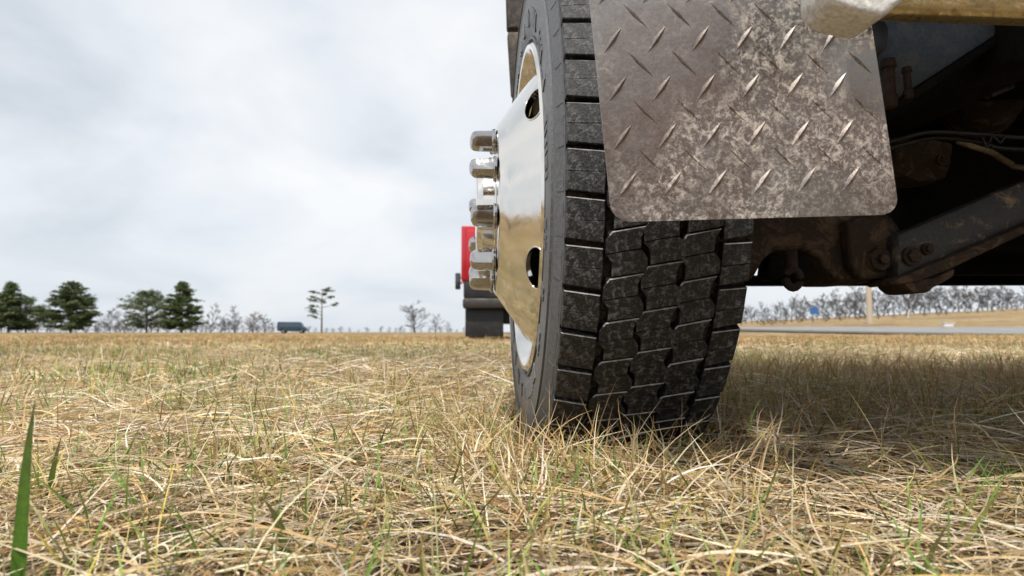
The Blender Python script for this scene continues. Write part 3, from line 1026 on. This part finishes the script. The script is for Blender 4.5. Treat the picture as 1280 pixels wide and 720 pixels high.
def blades(x, y, L_, w, e0, droop, seg, z0, cb, ct, curl=0.6, az=None):
    n = len(x)
    az = rng.uniform(0, 2 * np.pi, n) if az is None else az
    cur = rng.normal(0, curl, n)
    zz = terrain(x, y) + z0
    p = np.stack([x, y, zz], -1)
    pts = [p]
    dirs = []
    for i in range(seg):
        t = (i + .5) / seg
        e = e0 - droop * t
        a = az + cur * t
        d = np.stack([np.cos(e) * np.cos(a), np.cos(e) * np.sin(a), np.sin(e)], -1)
        dirs.append(d)
        p = p + d * (L_ / seg)[:, None]
        zmin = terrain(p[:, 0], p[:, 1]) + 0.003 + z0 * .3
        p[:, 2] = np.maximum(p[:, 2], zmin)
        pts.append(p)
    dirs.append(dirs[-1])
    roll = rng.normal(0, .7, n)
    Vs, Cs = [], []
    for i in range(seg + 1):
        t = i / seg
        d = dirs[i]
        s = np.stack([-d[:, 1], d[:, 0], np.zeros(n)], -1)
        s /= np.maximum(np.linalg.norm(s, axis=1), 1e-6)[:, None]
        u = np.cross(d, s)
        s = s * np.cos(roll)[:, None] + u * np.sin(roll)[:, None]
        ww = w * (1 - .93 * t ** 1.8) * (.75 + .25 * min(1, t * 4)) * .5
        Vs.append(pts[i] - s * ww[:, None]); Vs.append(pts[i] + s * ww[:, None])
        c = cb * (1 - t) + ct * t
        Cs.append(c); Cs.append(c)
    V = np.stack(Vs, 1); C = np.stack(Cs, 1)
    keep = ~in_tyre(np.stack(pts, 1)).any(1)
    # nothing right in front of the lens
    near = (np.linalg.norm(np.stack(pts, 1) - np.array([0, 0, H]), axis=2).min(1) < 0.22)
    keep &= ~near
    V = V[keep]; C = C[keep]
    m = len(V); k = 2 * (seg + 1)
    base = (np.arange(m) * k)[:, None, None]
    quad = np.array([[2 * i, 2 * i + 1, 2 * i + 3, 2 * i + 2] for i in range(seg)])[None]
    return V.reshape(-1, 3), (base + quad).reshape(-1, 4), C.reshape(-1, 3)

def field_tint(x, y):
    d = np.hypot(x, y)
    f = sstep(5, 14, d)[:, None]
    n = (field_noise(x, y, .45, 51) + .6 * field_noise(x, y, 1.6, 52))[:, None]
    near = np.clip(1 + .20 * n, .6, 1.3)
    far = np.clip(np.array([.98, .87, .74]) * (1 + .16 * n), .45, 1.2)
    return near * (1 - f) + far * f
class Acc:
    def __init__(s): s.V, s.Q, s.C, s.n = [], [], [], 0
    def add(s, r):
        V, Q, C = r
        C = np.clip(C * field_tint(V[:, 0], V[:, 1]), .005, .92)
        s.V.append(V); s.Q.append(Q + s.n); s.C.append(C); s.n += len(V)
    def build(s, name, label, cat):
        o = np_mesh(name, np.concatenate(s.V), np.concatenate(s.Q), BLADE, np.concatenate(s.C))
        tag(o, label, cat, kind='stuff')
        return o

def pick(tbl, n, wts=None, jit=.17):
    c = tbl[rng.choice(len(tbl), n, p=wts)]
    return np.clip(c * rng.normal(1, jit, (n, 1)) * rng.normal(1, .04, (n, 3)), 0.01, .9)

def zone_pts(n, y0, y1, slope, xpad, power=1.0):
    """points over a fan that opens forward (and wide enough to look from the side)"""
    y = y0 + (y1 - y0) * rng.uniform(0, 1, n) ** power
    hw = np.abs(y) * slope + xpad
    x = rng.uniform(-1, 1, n) * hw
    # accept in proportion to width for even density
    k = rng.uniform(0, hw.max(), n) < hw
    return x[k], y[k]

dry, green = Acc(), Acc()
U = rng.uniform
def dry_zone(n_flat, n_up, n_gr, y0, y1, slope, xpad, seg, ws, ls=1.0):
    x, y = zone_pts(n_flat, y0, y1, slope, xpad)
    n = len(x)
    tone = field_noise(x, y, 2.0, 3)
    c = pick(DRY, n, [.19, .25, .11, .24, .07, .07, .07]) * (1 + .12 * tone[:, None])
    t2 = c * U(.85, 1.15, (n, 1))
    dry.add(blades(x, y, U(.07, .22, n) * ls, U(.0018, .0044, n) * ws, U(-.05, .42, n), U(.1, .8, n), seg, U(.002, .052, n) * (.85 + .35 * tone), c, t2, .55))
    x, y = zone_pts(n_up, y0, y1, slope, xpad)
    k = field_noise(x, y, 5.0, 31) + .6 * field_noise(x, y, 14.0, 32) + rng.normal(0, .35, len(x)) > -.15
    x, y = x[k], y[k]
    n = len(x)
    c = pick(DRY, n, [.2, .12, .22, .08, .18, .12, .08])
    tone = field_noise(x, y, 3.0, 8)
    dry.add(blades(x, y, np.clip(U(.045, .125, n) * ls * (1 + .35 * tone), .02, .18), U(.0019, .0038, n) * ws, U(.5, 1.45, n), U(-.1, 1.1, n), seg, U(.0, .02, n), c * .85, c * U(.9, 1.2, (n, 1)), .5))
    x, y = zone_pts(n_gr, y0, y1, slope, xpad)
    g = field_noise(x, y, 3.2, 21) + .6 * field_noise(x, y, 9.0, 22)
    k = g + rng.normal(0, .35, len(x)) > .18
    x, y = x[k], y[k]
    n = len(x)
    c = pick(GREEN, n, [.28, .26, .2, .16, .10])
    tip = np.where(U(0, 1, (n, 1)) < .35, pick(DRY, n) * .8, c * 1.15)
    green.add(blades(x, y, U(.045, .115, n) * ls, U(.0026, .0052, n) * ws, U(.75, 1.5, n), U(.0, .7, n), seg, U(0, .012, n), c, tip, .35))

# old broken thatch lying on the soil
x, y = zone_pts(42000, 0.2, 2.4, .95, .6)
n = len(x)
c = pick(np.array([[.20, .135, .075], [.27, .19, .11], [.15, .095, .05], [.33, .25, .16]]), n)
dry.add(blades(x, y, U(.03, .09, n), U(.002, .004, n), U(-.05, .2, n), U(0, .5, n), 2, U(.001, .014, n), c, c, .8))
dry_zone(11500, 1700, 2800, 0.22, .85, .95, .55, 5, .66, .85)
dry_zone(33000, 6500, 12500, 0.80, 2.0, .95, .55, 4, .86, .86)
dry_zone(70000, 42000, 52000, 2.0, 6.0, .88, .6, 3, 1.4)
dry_zone(50000, 70000, 34000, 6.0, 18.0, .82, .6, 2, 2.6, 1.05)
dry_zone(9000, 42000, 10000, 18.0, 27.0, .8, .6, 2, 4.5, 1.1)
# the same turf beside and behind the lens
n = 90000
x, y = U(-9, 7, n), U(-6, 2.2, n)
k = (np.abs(x) > np.maximum(y, 0) * .9 + .5)
x, y = x[k], y[k]
n = len(x)
c = pick(DRY, n)
dry.add(blades(x, y, U(.08, .18, n), U(.005, .010, n), U(.0, 1.1, n), U(.1, .8, n), 2, U(.002, .04, n), c, c * 1.1, .6))
# longer dry stems leaning about, and rough grass round the tyre and under the truck
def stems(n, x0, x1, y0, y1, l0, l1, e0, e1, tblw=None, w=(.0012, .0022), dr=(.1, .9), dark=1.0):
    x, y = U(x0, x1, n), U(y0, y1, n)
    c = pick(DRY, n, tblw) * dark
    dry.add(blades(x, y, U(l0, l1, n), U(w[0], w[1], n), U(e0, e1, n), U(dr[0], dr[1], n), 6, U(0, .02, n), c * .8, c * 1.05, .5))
stems(650, -1.3, 1.5, .5, 2.3, .08, .16, .5, 1.35, w=(.0016, .0032))
stems(500, -2.5, 2.8, 2.0, 5.0, .08, .17, .6, 1.4)
stems(420, -0.10, .34, .74, 1.05, .05, .12, .3, 1.4, w=(.0018, .0034))
stems(500, -0.15, .14, .9, 1.9, .05, .12, .6, 1.45)
stems(2200, .28, 2.7, 1.2, 3.0, .07, .17, .6, 1.45, [.10, .03, .22, .02, .25, .34, .04])  # browner grass; brown weight raised here and below to deepen the truck's shade
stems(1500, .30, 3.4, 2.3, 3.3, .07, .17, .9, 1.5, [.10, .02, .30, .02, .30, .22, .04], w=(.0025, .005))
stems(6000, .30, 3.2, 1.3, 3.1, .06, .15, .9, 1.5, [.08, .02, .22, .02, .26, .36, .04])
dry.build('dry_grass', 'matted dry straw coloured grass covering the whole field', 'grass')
# scattered broad green blades of the foreground
n = 70
x, y = U(-1.0, 1.2, n), U(.50, 1.7, n)
c = pick(GREEN, n, [.4, .3, .1, .2, 0])
green.add(blades(x, y, U(.05, .10, n), U(.003, .0052, n), U(.9, 1.5, n), U(.0, .5, n), 6, np.zeros(n), c, np.where(U(0, 1, (n, 1)) < .5, pick(DRY, n) * .6, c), .2))
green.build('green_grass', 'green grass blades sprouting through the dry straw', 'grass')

def hero_blade(base, tip, bend, w, cb, ct, label):
    """one broad standing blade, folded along its midrib"""
    b, t = Vector(base), Vector(tip)
    side = Vector((1, 0.15, 0)).normalized()
    V, C, Q = [], [], []
    n = 10
    for i in range(n + 1):
        s = i / n
        p = b.lerp(t, s) + Vector(bend) * math.sin(s * math.pi * .9) * s
        ww = w * .5 * min(1, .75 + s) * (1 - s ** 2.4) + .0002
        V += [p - side * ww, p + Vector((0, .0018 * (1 - s), 0)), p + side * ww]
        cc = np.array(cb) * (1 - s ** 3) + np.array(ct) * s ** 3
        C += [cc, cc * 1.12, cc]
        if i < n:
            k = 3 * i
            Q += [[k, k + 1, k + 4, k + 3], [k + 1, k + 2, k + 5, k + 4]]
    o0 = b.copy()
    V = [v - o0 for v in V]
    o = np_mesh('grass_blade', np.array([tuple(v) for v in V]), np.array(Q), BLADE, np.array(C), smooth=True)
    o.location = o0
    tag(o, label, 'grass blade')
    return o
def gnd(px, d):
    p = P(px, 400, d); p.z = 0.0
    return p
b = gnd(34, .50); hero_blade(b, P(46, 500, .49), (-.004, 0, 0), .0105, (.075, .165, .018), (.10, .10, .035), 'broad bright green grass blade standing upright at the left edge of the foreground')
b = gnd(66, .78); hero_blade(b, P(78, 545, .77), (-.003, 0, 0), .0075, (.07, .13, .022), (.20, .12, .05), 'short dark green blade with brown tip right of the broad bright green blade')
b = gnd(372, .60); hero_blade(b, P(322, 622, .58), (.012, 0, 0), .010, (.11, .17, .03), (.16, .09, .05), 'brown tipped green blade leaning left at bottom centre of the foreground')

# ---------------------------------------------------------------- distant trees
def pine_mesh(name, seed, h, rad, kind):
    rnd = np.random.default_rng(seed)
    V, Q, C = [], [], []
    pr = random.Random(seed)
    bm = bmesh.new()
    lean = pr.uniform(-.02, .02) * h
    tr = [(lean * t * t, 0, h * t) for t in (0, .25, .5, .75, .97)]
    b_tube(bm, tr, [h * .022, h * .018, h * .013, h * .008, h * .002], 7)
    clumps = []
    if kind == 'cone':
        t = .09
        while t < .985:
            prof = (1 - t) ** .72 * (1.0 if t > .22 else .8)
            nb = pr.randint(4, 6)
            for k in range(nb):
                a = pr.uniform(0, 6.28)
                ln = rad * prof * pr.uniform(.55, 1.12) + .15
                rise = pr.uniform(-.05, .28)
                e = Vector((math.cos(a) * ln + lean * t, math.sin(a) * ln, h * t + ln * rise))
                s = Vector((lean * t * t, 0, h * t))
                b_tube(bm, [s, s.lerp(e, .5) + Vector((0, 0, -.03 * ln)), e], [h * .005, h * .003, .012], 4, cap=False)
                for q in range(max(3, int(ln / .34))):
                    f = pr.uniform(.35, 1.05)
                    clumps.append((s.lerp(e, f) + Vector((pr.gauss(0, .2), pr.gauss(0, .2), pr.gauss(0, .12))), pr.uniform(.45, .85), .32))
            t += pr.uniform(.028, .05)
    elif kind == 'round':
        for k in range(80):
            a = pr.uniform(0, 6.28); t = pr.uniform(.10, .97)
            ln = rad * math.sin(min(1, (t - .08) / .9) * math.pi) ** .6 * pr.uniform(.5, 1.05)
            s = Vector((0, 0, h * max(.15, t - .15))); e = Vector((math.cos(a) * ln, math.sin(a) * ln, h * t))
            b_tube(bm, [s, s.lerp(e, .5), e], [h * .006, h * .004, .015], 4, cap=False)
            for q in range(5):
                clumps.append((s.lerp(e, pr.uniform(.45, 1.08)) + Vector((pr.gauss(0, .3), pr.gauss(0, .3), pr.gauss(0, .22))), pr.uniform(.5, 1.0), .42))
    else:                                   # tall bare stem with flat tufts near the top
        for (t, ln, a) in ((.97, 1.3, 0), (.93, 2.0, .3), (.90, 2.4, 3.0), (.86, 2.0, 1.5), (.80, 3.0, .1), (.78, 2.5, 3.3), (.72, 2.9, 3.0), (.70, 2.2, 5.0), (.62, 3.4, .05), (.60, 2.4, 3.4), (.52, 2.6, 3.1), (.45, 2.6, 3.2), (.36, 2.6, 3.15)):
            s = Vector((0, 0, h * (t - .05))); e = Vector((math.cos(a) * ln, math.sin(a) * ln * .8, h * t + .3))
            b_tube(bm, [s, s.lerp(e, .5) + Vector((0, 0, -.1)), e], [.07, .045, .02], 4, cap=False)
            for q in range(6):
                clumps.append((s.lerp(e, pr.uniform(.5, 1.05)) + Vector((pr.gauss(0, .25), pr.gauss(0, .3), pr.gauss(0, .12))), pr.uniform(.4, .7), .26))
    tone = np.array([[.068, .105, .036], [.090, .130, .044], [.120, .150, .052], [.048, .074, .030]])
    for (c, r, fl) in clumps:
        m = 20
        d = rnd.normal(0, .5, (m, 3)) * np.array([r, r, r * fl])
        ce = np.array(c) + d
        ax = rnd.normal(0, 1, (m, 3)); ax /= np.linalg.norm(ax, axis=1)[:, None]
        bx = np.cross(ax, rnd.normal(0, 1, (m, 3))); bx /= np.linalg.norm(bx, axis=1)[:, None]
        sz = rnd.uniform(.14, .30, (m, 1)) * (h / 11)
        vs = np.stack([ce - ax * sz - bx * sz * .45, ce + ax * sz, ce - ax * sz + bx * sz * .45], 1)
        V.append(vs.reshape(-1, 3))
        col = tone[rnd.integers(0, 4)] * rnd.uniform(.8, 1.25, (m, 1))
        C.append(np.repeat(col, 3, 0))
    V = np.concatenate(V); C = np.concatenate(C)
    Q = np.arange(len(V)).reshape(-1, 3)
    return bm, V, Q, C

def pine(px, d, top, base, wpx, kind, seed, label, group=None, name='pine_tree'):
    p = P(px, base, d)
    g = float(terrain(p.x, p.y))
    h = (base - top) / F * d
    root = empty(name, (p.x, p.y, g), random.uniform(0, 6) if kind != 'stem' else 0)
    tag(root, label, 'tree', group)
    bm, V, Q, C = pine_mesh('crown', seed, h, wpx / F * d * .57, kind)
    finish(bm, 'trunk', BARK, root, 60)
    np_mesh('crown', V, Q, LEAF, C, root)
    return root
PG = 'pines along the left horizon'
pine(-14, 172, 366, 416, 66, 'round', 1, 'rounded green pine cut by the left edge of the photo', PG)
pine(10, 170, 352, 416, 46, 'cone', 2, 'narrow topped tall pine at the far left', PG)
pine(32, 174, 370, 416, 48, 'round', 3, 'low spreading pine between the far left pine and the layered conical pine', PG)
pine(88, 168, 352, 416, 88, 'cone', 4, 'wide conical pine with layered drooping boughs, standing alone of its clump', PG)
pine(183, 172, 361, 416, 62, 'round', 5, 'round crowned pine left of the pointed pine in the middle clump', PG)
pine(227, 170, 352, 416, 56, 'cone', 6, 'pointed pine at the right of the middle clump', PG)
pine(402, 160, 361, 417, 44, 'stem', 7, 'lone tall pine with bare trunk and flat tufts right of the dark car', PG)

def bare_mesh(seed, h, spread):
    """a leafless tree: a leader with limbs from low down, each forking into fine twigs"""
    pr = random.Random(seed)
    bm = bmesh.new()
    def seg(p, q, r0, r1, n):
        m = p.lerp(q, .5) + Vector((pr.gauss(0, .04), pr.gauss(0, .04), pr.gauss(0, .02))) * (q - p).length
        b_tube(bm, [p, m, q], [r0, (r0 + r1) * .5, r1], n, cap=False)
    nodes = [Vector((0, 0, 0))]
    n = 8
    for i in range(1, n + 1):
        nodes.append(Vector((nodes[-1].x + pr.gauss(0, .022) * h, nodes[-1].y + pr.gauss(0, .022) * h, h * .93 * i / n)))
    rad = lambda t: h * .014 * (1 - t) ** .8 + .014
    seg(nodes[0], nodes[1], rad(0) * 1.25, rad(1 / n), 5)          # 15 vertices: the trunk
    for i in range(1, n): seg(nodes[i], nodes[i + 1], rad(i / n), rad((i + 1) / n), 5)
    def limb(p, d, ln, r, lev):
        q = p + d * ln
        seg(p, q, r, max(r * .5, .013), 4 if lev == 0 else 3)
        if lev >= 3: return
        for k in range(5 if lev == 0 else 4):
            a = pr.uniform(0, 6.28)
            t = pr.uniform(.3, 1.0)
            nd = (d + Vector((math.cos(a), math.sin(a), pr.uniform(-.1, .5))) * pr.uniform(.4, .8)).normalized()
            limb(p.lerp(q, t), nd, ln * pr.uniform(.38, .62), max(r * .5, .014), lev + 1)
    for i in range(1, n + 1):
        t = i / n
        for k in range(pr.choice((2, 3, 3))):
            a = pr.uniform(0, 6.28)
            up = pr.uniform(.5, 1.1) + .5 * t
            d = Vector((math.cos(a), math.sin(a), up)).normalized()
            prof = (.55 + 1.2 * t) if t < .4 else (1.25 - .85 * t)
            p = nodes[i].lerp(nodes[i - 1], pr.uniform(0, .9))
            limb(p, d, h * spread * prof * pr.uniform(.6, 1.15), rad(t) * .55, 0)
    zs = max(v.co.z for v in bm.verts)
    bmesh.ops.scale(bm, vec=(h / zs,) * 3, verts=bm.verts)
    return bm
BARE = []
for s, sp in ((31, .34), (32, .42), (33, .27), (34, .46), (35, .36)):
    bm = bare_mesh(s, 10.0, sp)
    zt = 3.0
    tr, cr_ = bmesh.new(), None
    bm.verts.ensure_lookup_table()
    me = bpy.data.meshes.new('bare_tree')
    # the trunk is the first tube grown: 15 vertices
    nt_ = 15
    trunk_faces = [f for f in bm.faces if all(v.index < nt_ for v in f.verts)]
    bm.verts.index_update()
    tm = bm.copy()
    tm.verts.ensure_lookup_table()
    bmesh.ops.delete(tm, geom=[v for v in tm.verts if v.index >= nt_], context='VERTS')
    cmh = bm.copy()
    cmh.verts.ensure_lookup_table()
    bmesh.ops.delete(cmh, geom=[v for v in cmh.verts if v.index < nt_], context='VERTS')
    m1 = bpy.data.meshes.new('trunk'); tm.to_mesh(m1); tm.free()
    m2 = bpy.data.meshes.new('crown'); cmh.to_mesh(m2); cmh.free(); bm.free()
    BARE.append((m1, m2))
def bare(px, d, top, base, var, mat, label, group, wide=1.0, name='bare_tree', tmat=None):
    p = P(px, base, d)
    g = float(terrain(p.x, p.y)) - .05
    h = max(.8, (p.z - g) + (base - top) / F * d)
    root = empty(name, (p.x, p.y, g), random.uniform(0, 6.28))
    tag(root, label, 'bush' if 'bush' in name else 'tree', group)
    for nm, me in (('trunk', BARE[var][0]), ('crown', BARE[var][1])):
        o = bpy.data.objects.new(nm, me)
        COL.objects.link(o)
        o.parent = root
        o.scale = (h / 10 * wide, h / 10 * wide, h / 10)
        if not me.materials: me.materials.append(mat)
        o.material_slots[0].link = 'OBJECT'
        o.material_slots[0].material = (tmat or mat) if nm == 'trunk' else mat
    return root
LG = 'leafless trees on the left horizon'
for i, (px, top, var, w, lab) in enumerate((
        (138, 383, 3, 1.3, 'greyish leafless tree between the conical pine and the round crowned pine'),
        (263, 378, 2, 1.0, 'slender leafless tree just right of the pointed pine'),
        (293, 381, 0, 1.0, 'leafless tree midway between the pointed pine and the dark car'),
        (281, 392, 1, 1.0, 'smaller leafless tree behind the gap right of the pointed pine'),
        (316, 388, 3, 1.5, 'spreading brownish leafless tree left of the dark car'),
        (331, 392, 4, 1.2, 'low leafless tree beside the dark car'),
        (519, 375, 1, 1.75, 'wide leafless tree left of the red truck, largest there'),
        (544, 392, 0, 1.5, 'small leafless tree between the wide leafless tree and the red truck'))):
    bare(px, 165 + i * 2, top, 416, var, TWIG_RED if i in (4,) else TWIG, lab, LG, w)
BG = 'brushy bushes on the left horizon'
blist = [(150, 396, 1.8, 'rust brown bush under the round crowned pine'), (165, 400, 1.8, 'rust brown bush at the foot of the round crowned pine, right one'), (122, 402, 1.6, 'grey bush right of the conical pine'),
         (244, 404, 1.6, 'low bush under the pointed pine'), (500, 406, 1.8, 'low bush left of the wide leafless tree'), (560, 402, 1.4, 'low bush right of the small leafless tree near the red truck')]
for i, (px, top, w, lab) in enumerate(blist):
    bare(px, 176 + i, top, 416.5, i % 5, TWIG_RED if i < 2 else TWIG, lab, BG, w, 'brush_bush')
for px in range(362, 600, 11):
    bare(px + random.uniform(-4, 4), 215, random.uniform(406, 412), 416, random.randrange(5), TWIG,
         'tiny far leafless tree on the open horizon right of the dark car', 'far trees on the open horizon', 1.6)
for px in range(-10, 345, 6):
    bare(px + random.uniform(-4, 4), 205, random.uniform(394, 408), 416, random.randrange(5), random.choice((TWIG, TWIG_RED, TWIG_RED)),
         'low leafless scrub tree behind the pines on the left', 'scrub behind the pines', 1.6)

RG = 'leafless trees along the hill at right'
px = 922
k = 0
while px < 1420:
    t = (px - 922) / 358
    base = 408 - 18 * min(t, 1.4)
    top = 382 - 24 * min(1, t * 2.2) + random.uniform(-7, 8)
    bare(px, random.uniform(135, 165), top, base, k % 5, TWIG, 'grey leafless tree in the wood behind the hill, under the truck', RG, random.uniform(.9, 1.4))
    px += random.uniform(5, 9)
    k += 1
for i in range(26):
    px = 950 + i * 17 + random.uniform(-5, 5)
    t = (px - 922) / 358
    bare(px, 108, 398 - 16 * min(t, 1.2) + random.uniform(-3, 4), 409 - 18 * min(t, 1.3), i % 5, TWIG_RED,
         'rusty brown brush on the crest of the hill at right', 'brush along the crest', random.uniform(1.6, 2.6), 'brush_bush')
bare(1135, 104, 300, 398, 2, TWIG, 'pale trunked leafless tree right of the wooden pole', 'pale trees', .7, 'bare_tree', SYC)

# utility pole
def pole():
    d = 84.0
    b = P(1087, 396, d)
    g = float(terrain(b.x, b.y)) - .1
    root = empty('utility_pole', (b.x, b.y, g), .2)
    tag(root, 'pale wooden utility pole on the hill seen under the truck', 'utility pole')
    bm = bmesh.new(); b_tube(bm, [(0, 0, 0), (0, 0, 5), (0.03, 0, 10.5)], [.36, .31, .22], 12); finish(bm, 'post', POLE, root, 40)
    bm = bmesh.new(); b_box(bm, (-1.2, .17, 9.7), (1.2, .29, 9.85)); finish(bm, 'crossarm', POLE, root)
    for x in (-1.05, -.4, .4, 1.05):
        bm = bmesh.new(); b_tube(bm, [(x, .23, 9.85), (x, .23, 9.93), (x, .23, 10.02)], [.03, .06, .03], 8); finish(bm, 'insulator', GALV, root)
pole()
def sign():
    d = 78.0
    b = P(1018, 402, d)
    g = float(terrain(b.x, b.y)) - .05
    root = empty('road_sign', (b.x, b.y, g), -.15)
    tag(root, 'small blue road sign on two posts before the leafless wood', 'sign')
    top = P(1018, 384, d).z - g
    bm = bmesh.new(); b_box(bm, (-.46, -.05, top - .78), (.46, -.02, top)); b_bevel(bm, .01, 1); finish(bm, 'panel', SIGNBLUE, root)
    for x in (-.28, .28):
        bm = bmesh.new(); b_tube(bm, [(x, 0, 0), (x, 0, top - .05)], .03, 8); finish(bm, 'post', GALV, root)
sign()
def marker():
    b = P(1184, 398, 62)
    g = float(terrain(b.x, b.y)) - .05
    bm = bmesh.new()
    b_box(bm, (-.45, -.25, 0), (.45, .25, .38)); b_bevel(bm, .1, 3)
    b_box(bm, (-.5, -.3, .38), (.5, .3, .44))
    o = finish(bm, 'utility_box', WHITEPL, None, 40, (b.x, b.y, g))
    tag(o, 'small whitish utility box on the grassy slope beyond the road', 'utility box')
marker()

# ---------------------------------------------------------------- dark car far off in the field
def far_car():
    d = 118.0
    b = P(366, 417, d)
    root = empty('parked_car', (b.x, b.y, float(terrain(b.x, b.y))), R(6))
    tag(root, 'boxy dark blue car parked far off on the field', 'car')
    # side outline, nose to the right
    side = [(-2.45, .45), (-2.5, .95), (-2.46, 1.90), (-2.32, 1.98), (1.2, 1.97), (1.42, 1.88), (1.85, 1.15), (2.35, 1.02), (2.5, .8), (2.5, .42), (1.95, .36), (1.9, .6), (1.7, .78), (1.4, .78), (1.2, .6), (1.15, .36), (-1.05, .36), (-1.1, .6), (-1.3, .78), (-1.6, .78), (-1.8, .6), (-1.85, .36)]
    bm = bmesh.new()
    b_prism(bm, [Vector((x, -.92, z)) for x, z in side], (0, 1.84, 0))
    for v in bm.verts:
        if v.co.z > 1.2: v.co.y *= .84
    bmesh.ops.recalc_face_normals(bm, faces=bm.faces)
    b_bevel(bm, .05, 2)
    finish(bm, 'body', CARPAINT, root, 40)
    for s in (-1, 1):
        for (x0, x1, x2, x3) in ((-2.1, -1.25, -1.25, -2.0), (-1.15, -.2, -.2, -1.15), (-.1, 1.45, 1.05, -.1)):
            bm = bmesh.new()
            ya, yb = s * .905, s * .80
            vs = [Vector((x0, ya, 1.12)), Vector((x1, ya, 1.12)), Vector((x2, yb, 1.66)), Vector((x3, yb, 1.66))]
            b_prism(bm, vs, (0, s * .02, 0)); finish(bm, 'window', GLASS, root)
    for x in (-1.45, 1.55):
        for s in (-1, 1):
            bm = bmesh.new()
            b_lathe(bm, [(-.11, .17), (-.11, .33), (-.07, .36), (.07, .36), (.11, .33), (.11, .17)], 24)
            bmesh.ops.rotate(bm, verts=bm.verts, cent=(0, 0, 0), matrix=Matrix.Rotation(R(90), 3, 'Z'))
            w = finish(bm, 'wheel', HOSE, root, 40, (x, s * .80, .36))
            bm = bmesh.new()
            b_tube(bm, [(0, s * .02, 0), (0, s * .09, 0)], [.2, .18], 16)
            finish(bm, 'hubcap', GALV, w)
    for s in (-1, 1):
        bm = bmesh.new(); b_box(bm, (2.42, s * .72 - .14, .74), (2.515, s * .72 + .14, .88)); finish(bm, 'headlight', WHITEPL, root)
        bm = bmesh.new(); b_box(bm, (-2.53, s * .78 - .08, .95), (-2.42, s * .78 + .08, 1.3)); finish(bm, 'tail_light', REFLECT, root)
far_car()

# ---------------------------------------------------------------- red truck ahead
def red_truck():
    d = 14.0
    p = P(576, 428, d)
    root = empty('red_truck', (p.x, p.y, 0), R(2.2))
    tag(root, 'red truck with black lower body parked ahead, half hidden by the chrome wheel', 'truck')
    def zpx(y): return P(600, y, d).z
    Wd = 2.3
    zt, zm = zpx(282), zpx(351)
    def bx(name, lo, hi, mat, bev=.02, parent=root):
        bm = bmesh.new(); b_box(bm, lo, hi)
        bmesh.ops.recalc_face_normals(bm, faces=bm.faces)
        b_bevel(bm, bev, 2)
        return finish(bm, name, mat, parent, 40)
    body = bx('body', (0, 0, zm), (Wd, 3.4, zt), RED, .03)
    bx('cab', (.1, 3.5, zm - .2), (Wd - .1, 5.2, zt + .1), RED, .12)
    # seam and panel detail on the rear face
    bx('rear_door', (.12, -.018, zm + .07), (1.1, .01, zt - .1), RED, .008)
    bx('rear_door', (1.14, -.018, zm + .07), (Wd - .12, .01, zt - .1), RED, .008)
    bx('corner_trim', (.02, -.012, zm + .03), (.09, .01, zt - .05), RED, .006)
    bx('door_latch', (.42, -.05, zm + .55), (.52, -.015, zm + .72), BUMPER, .01)
    bx('tail_panel', (.05, .02, zpx(372)), (Wd - .05, 3.3, zm - .003), BLACKPL, .02)
    # stepped bumper with a rounded edge
    bx('bumper', (.04, -.22, zpx(386)), (Wd - .04, .3, zpx(373)), BUMPER, .05)
    bx('chassis', (.4, .3, .42), (Wd - .4, 4.9, zpx(380)), BLACKPL, .02)
    for x in (.14, Wd - .82):
        bx('mud_flap', (x - .05, -.04, zpx(421)), (x + .73, -.01, zpx(386) - .003), BLACKPL, .008)
    for x in (.15, Wd - .45):
        for y in (.75, 4.2):
            bm = bmesh.new()
            b_lathe(bm, [(0, .22), (0, .42), (.03, .46), (.27, .46), (.30, .42), (.30, .22)], 32)
            finish(bm, 'tyre', HOSE, root, 30, (x, y, .46))
            bm = bmesh.new()
            b_lathe(bm, [(.03, 0), (.03, .2), (0.01, .22), (.29, .22), (.27, .2), (.27, 0)], 24)
            finish(bm, 'rim', BUMPER, root, 30, (x, y, .46))
    # side mirror on its arm
    bm = bmesh.new()
    b_tube(bm, [(0.02, .5, zpx(345)), (-.05, .48, zpx(345)), (-.05, .48, zpx(350))], .015, 6)
    arm = finish(bm, 'mirror_arm', BLACKPL, root, 60)
    m = bx('mirror', (-.14, .42, zpx(360)), (-.03, .52, zpx(339)), BLACKPL, .02)
    bx('mirror_glass', (-.13, .412, zpx(357)), (-.04, .421, zpx(342)), GLASS, .004, m)
    bx('marker_light', (-.015, .06, zm - .06), (.015, .16, zm - .01), REFLECT, .006)
red_truck()
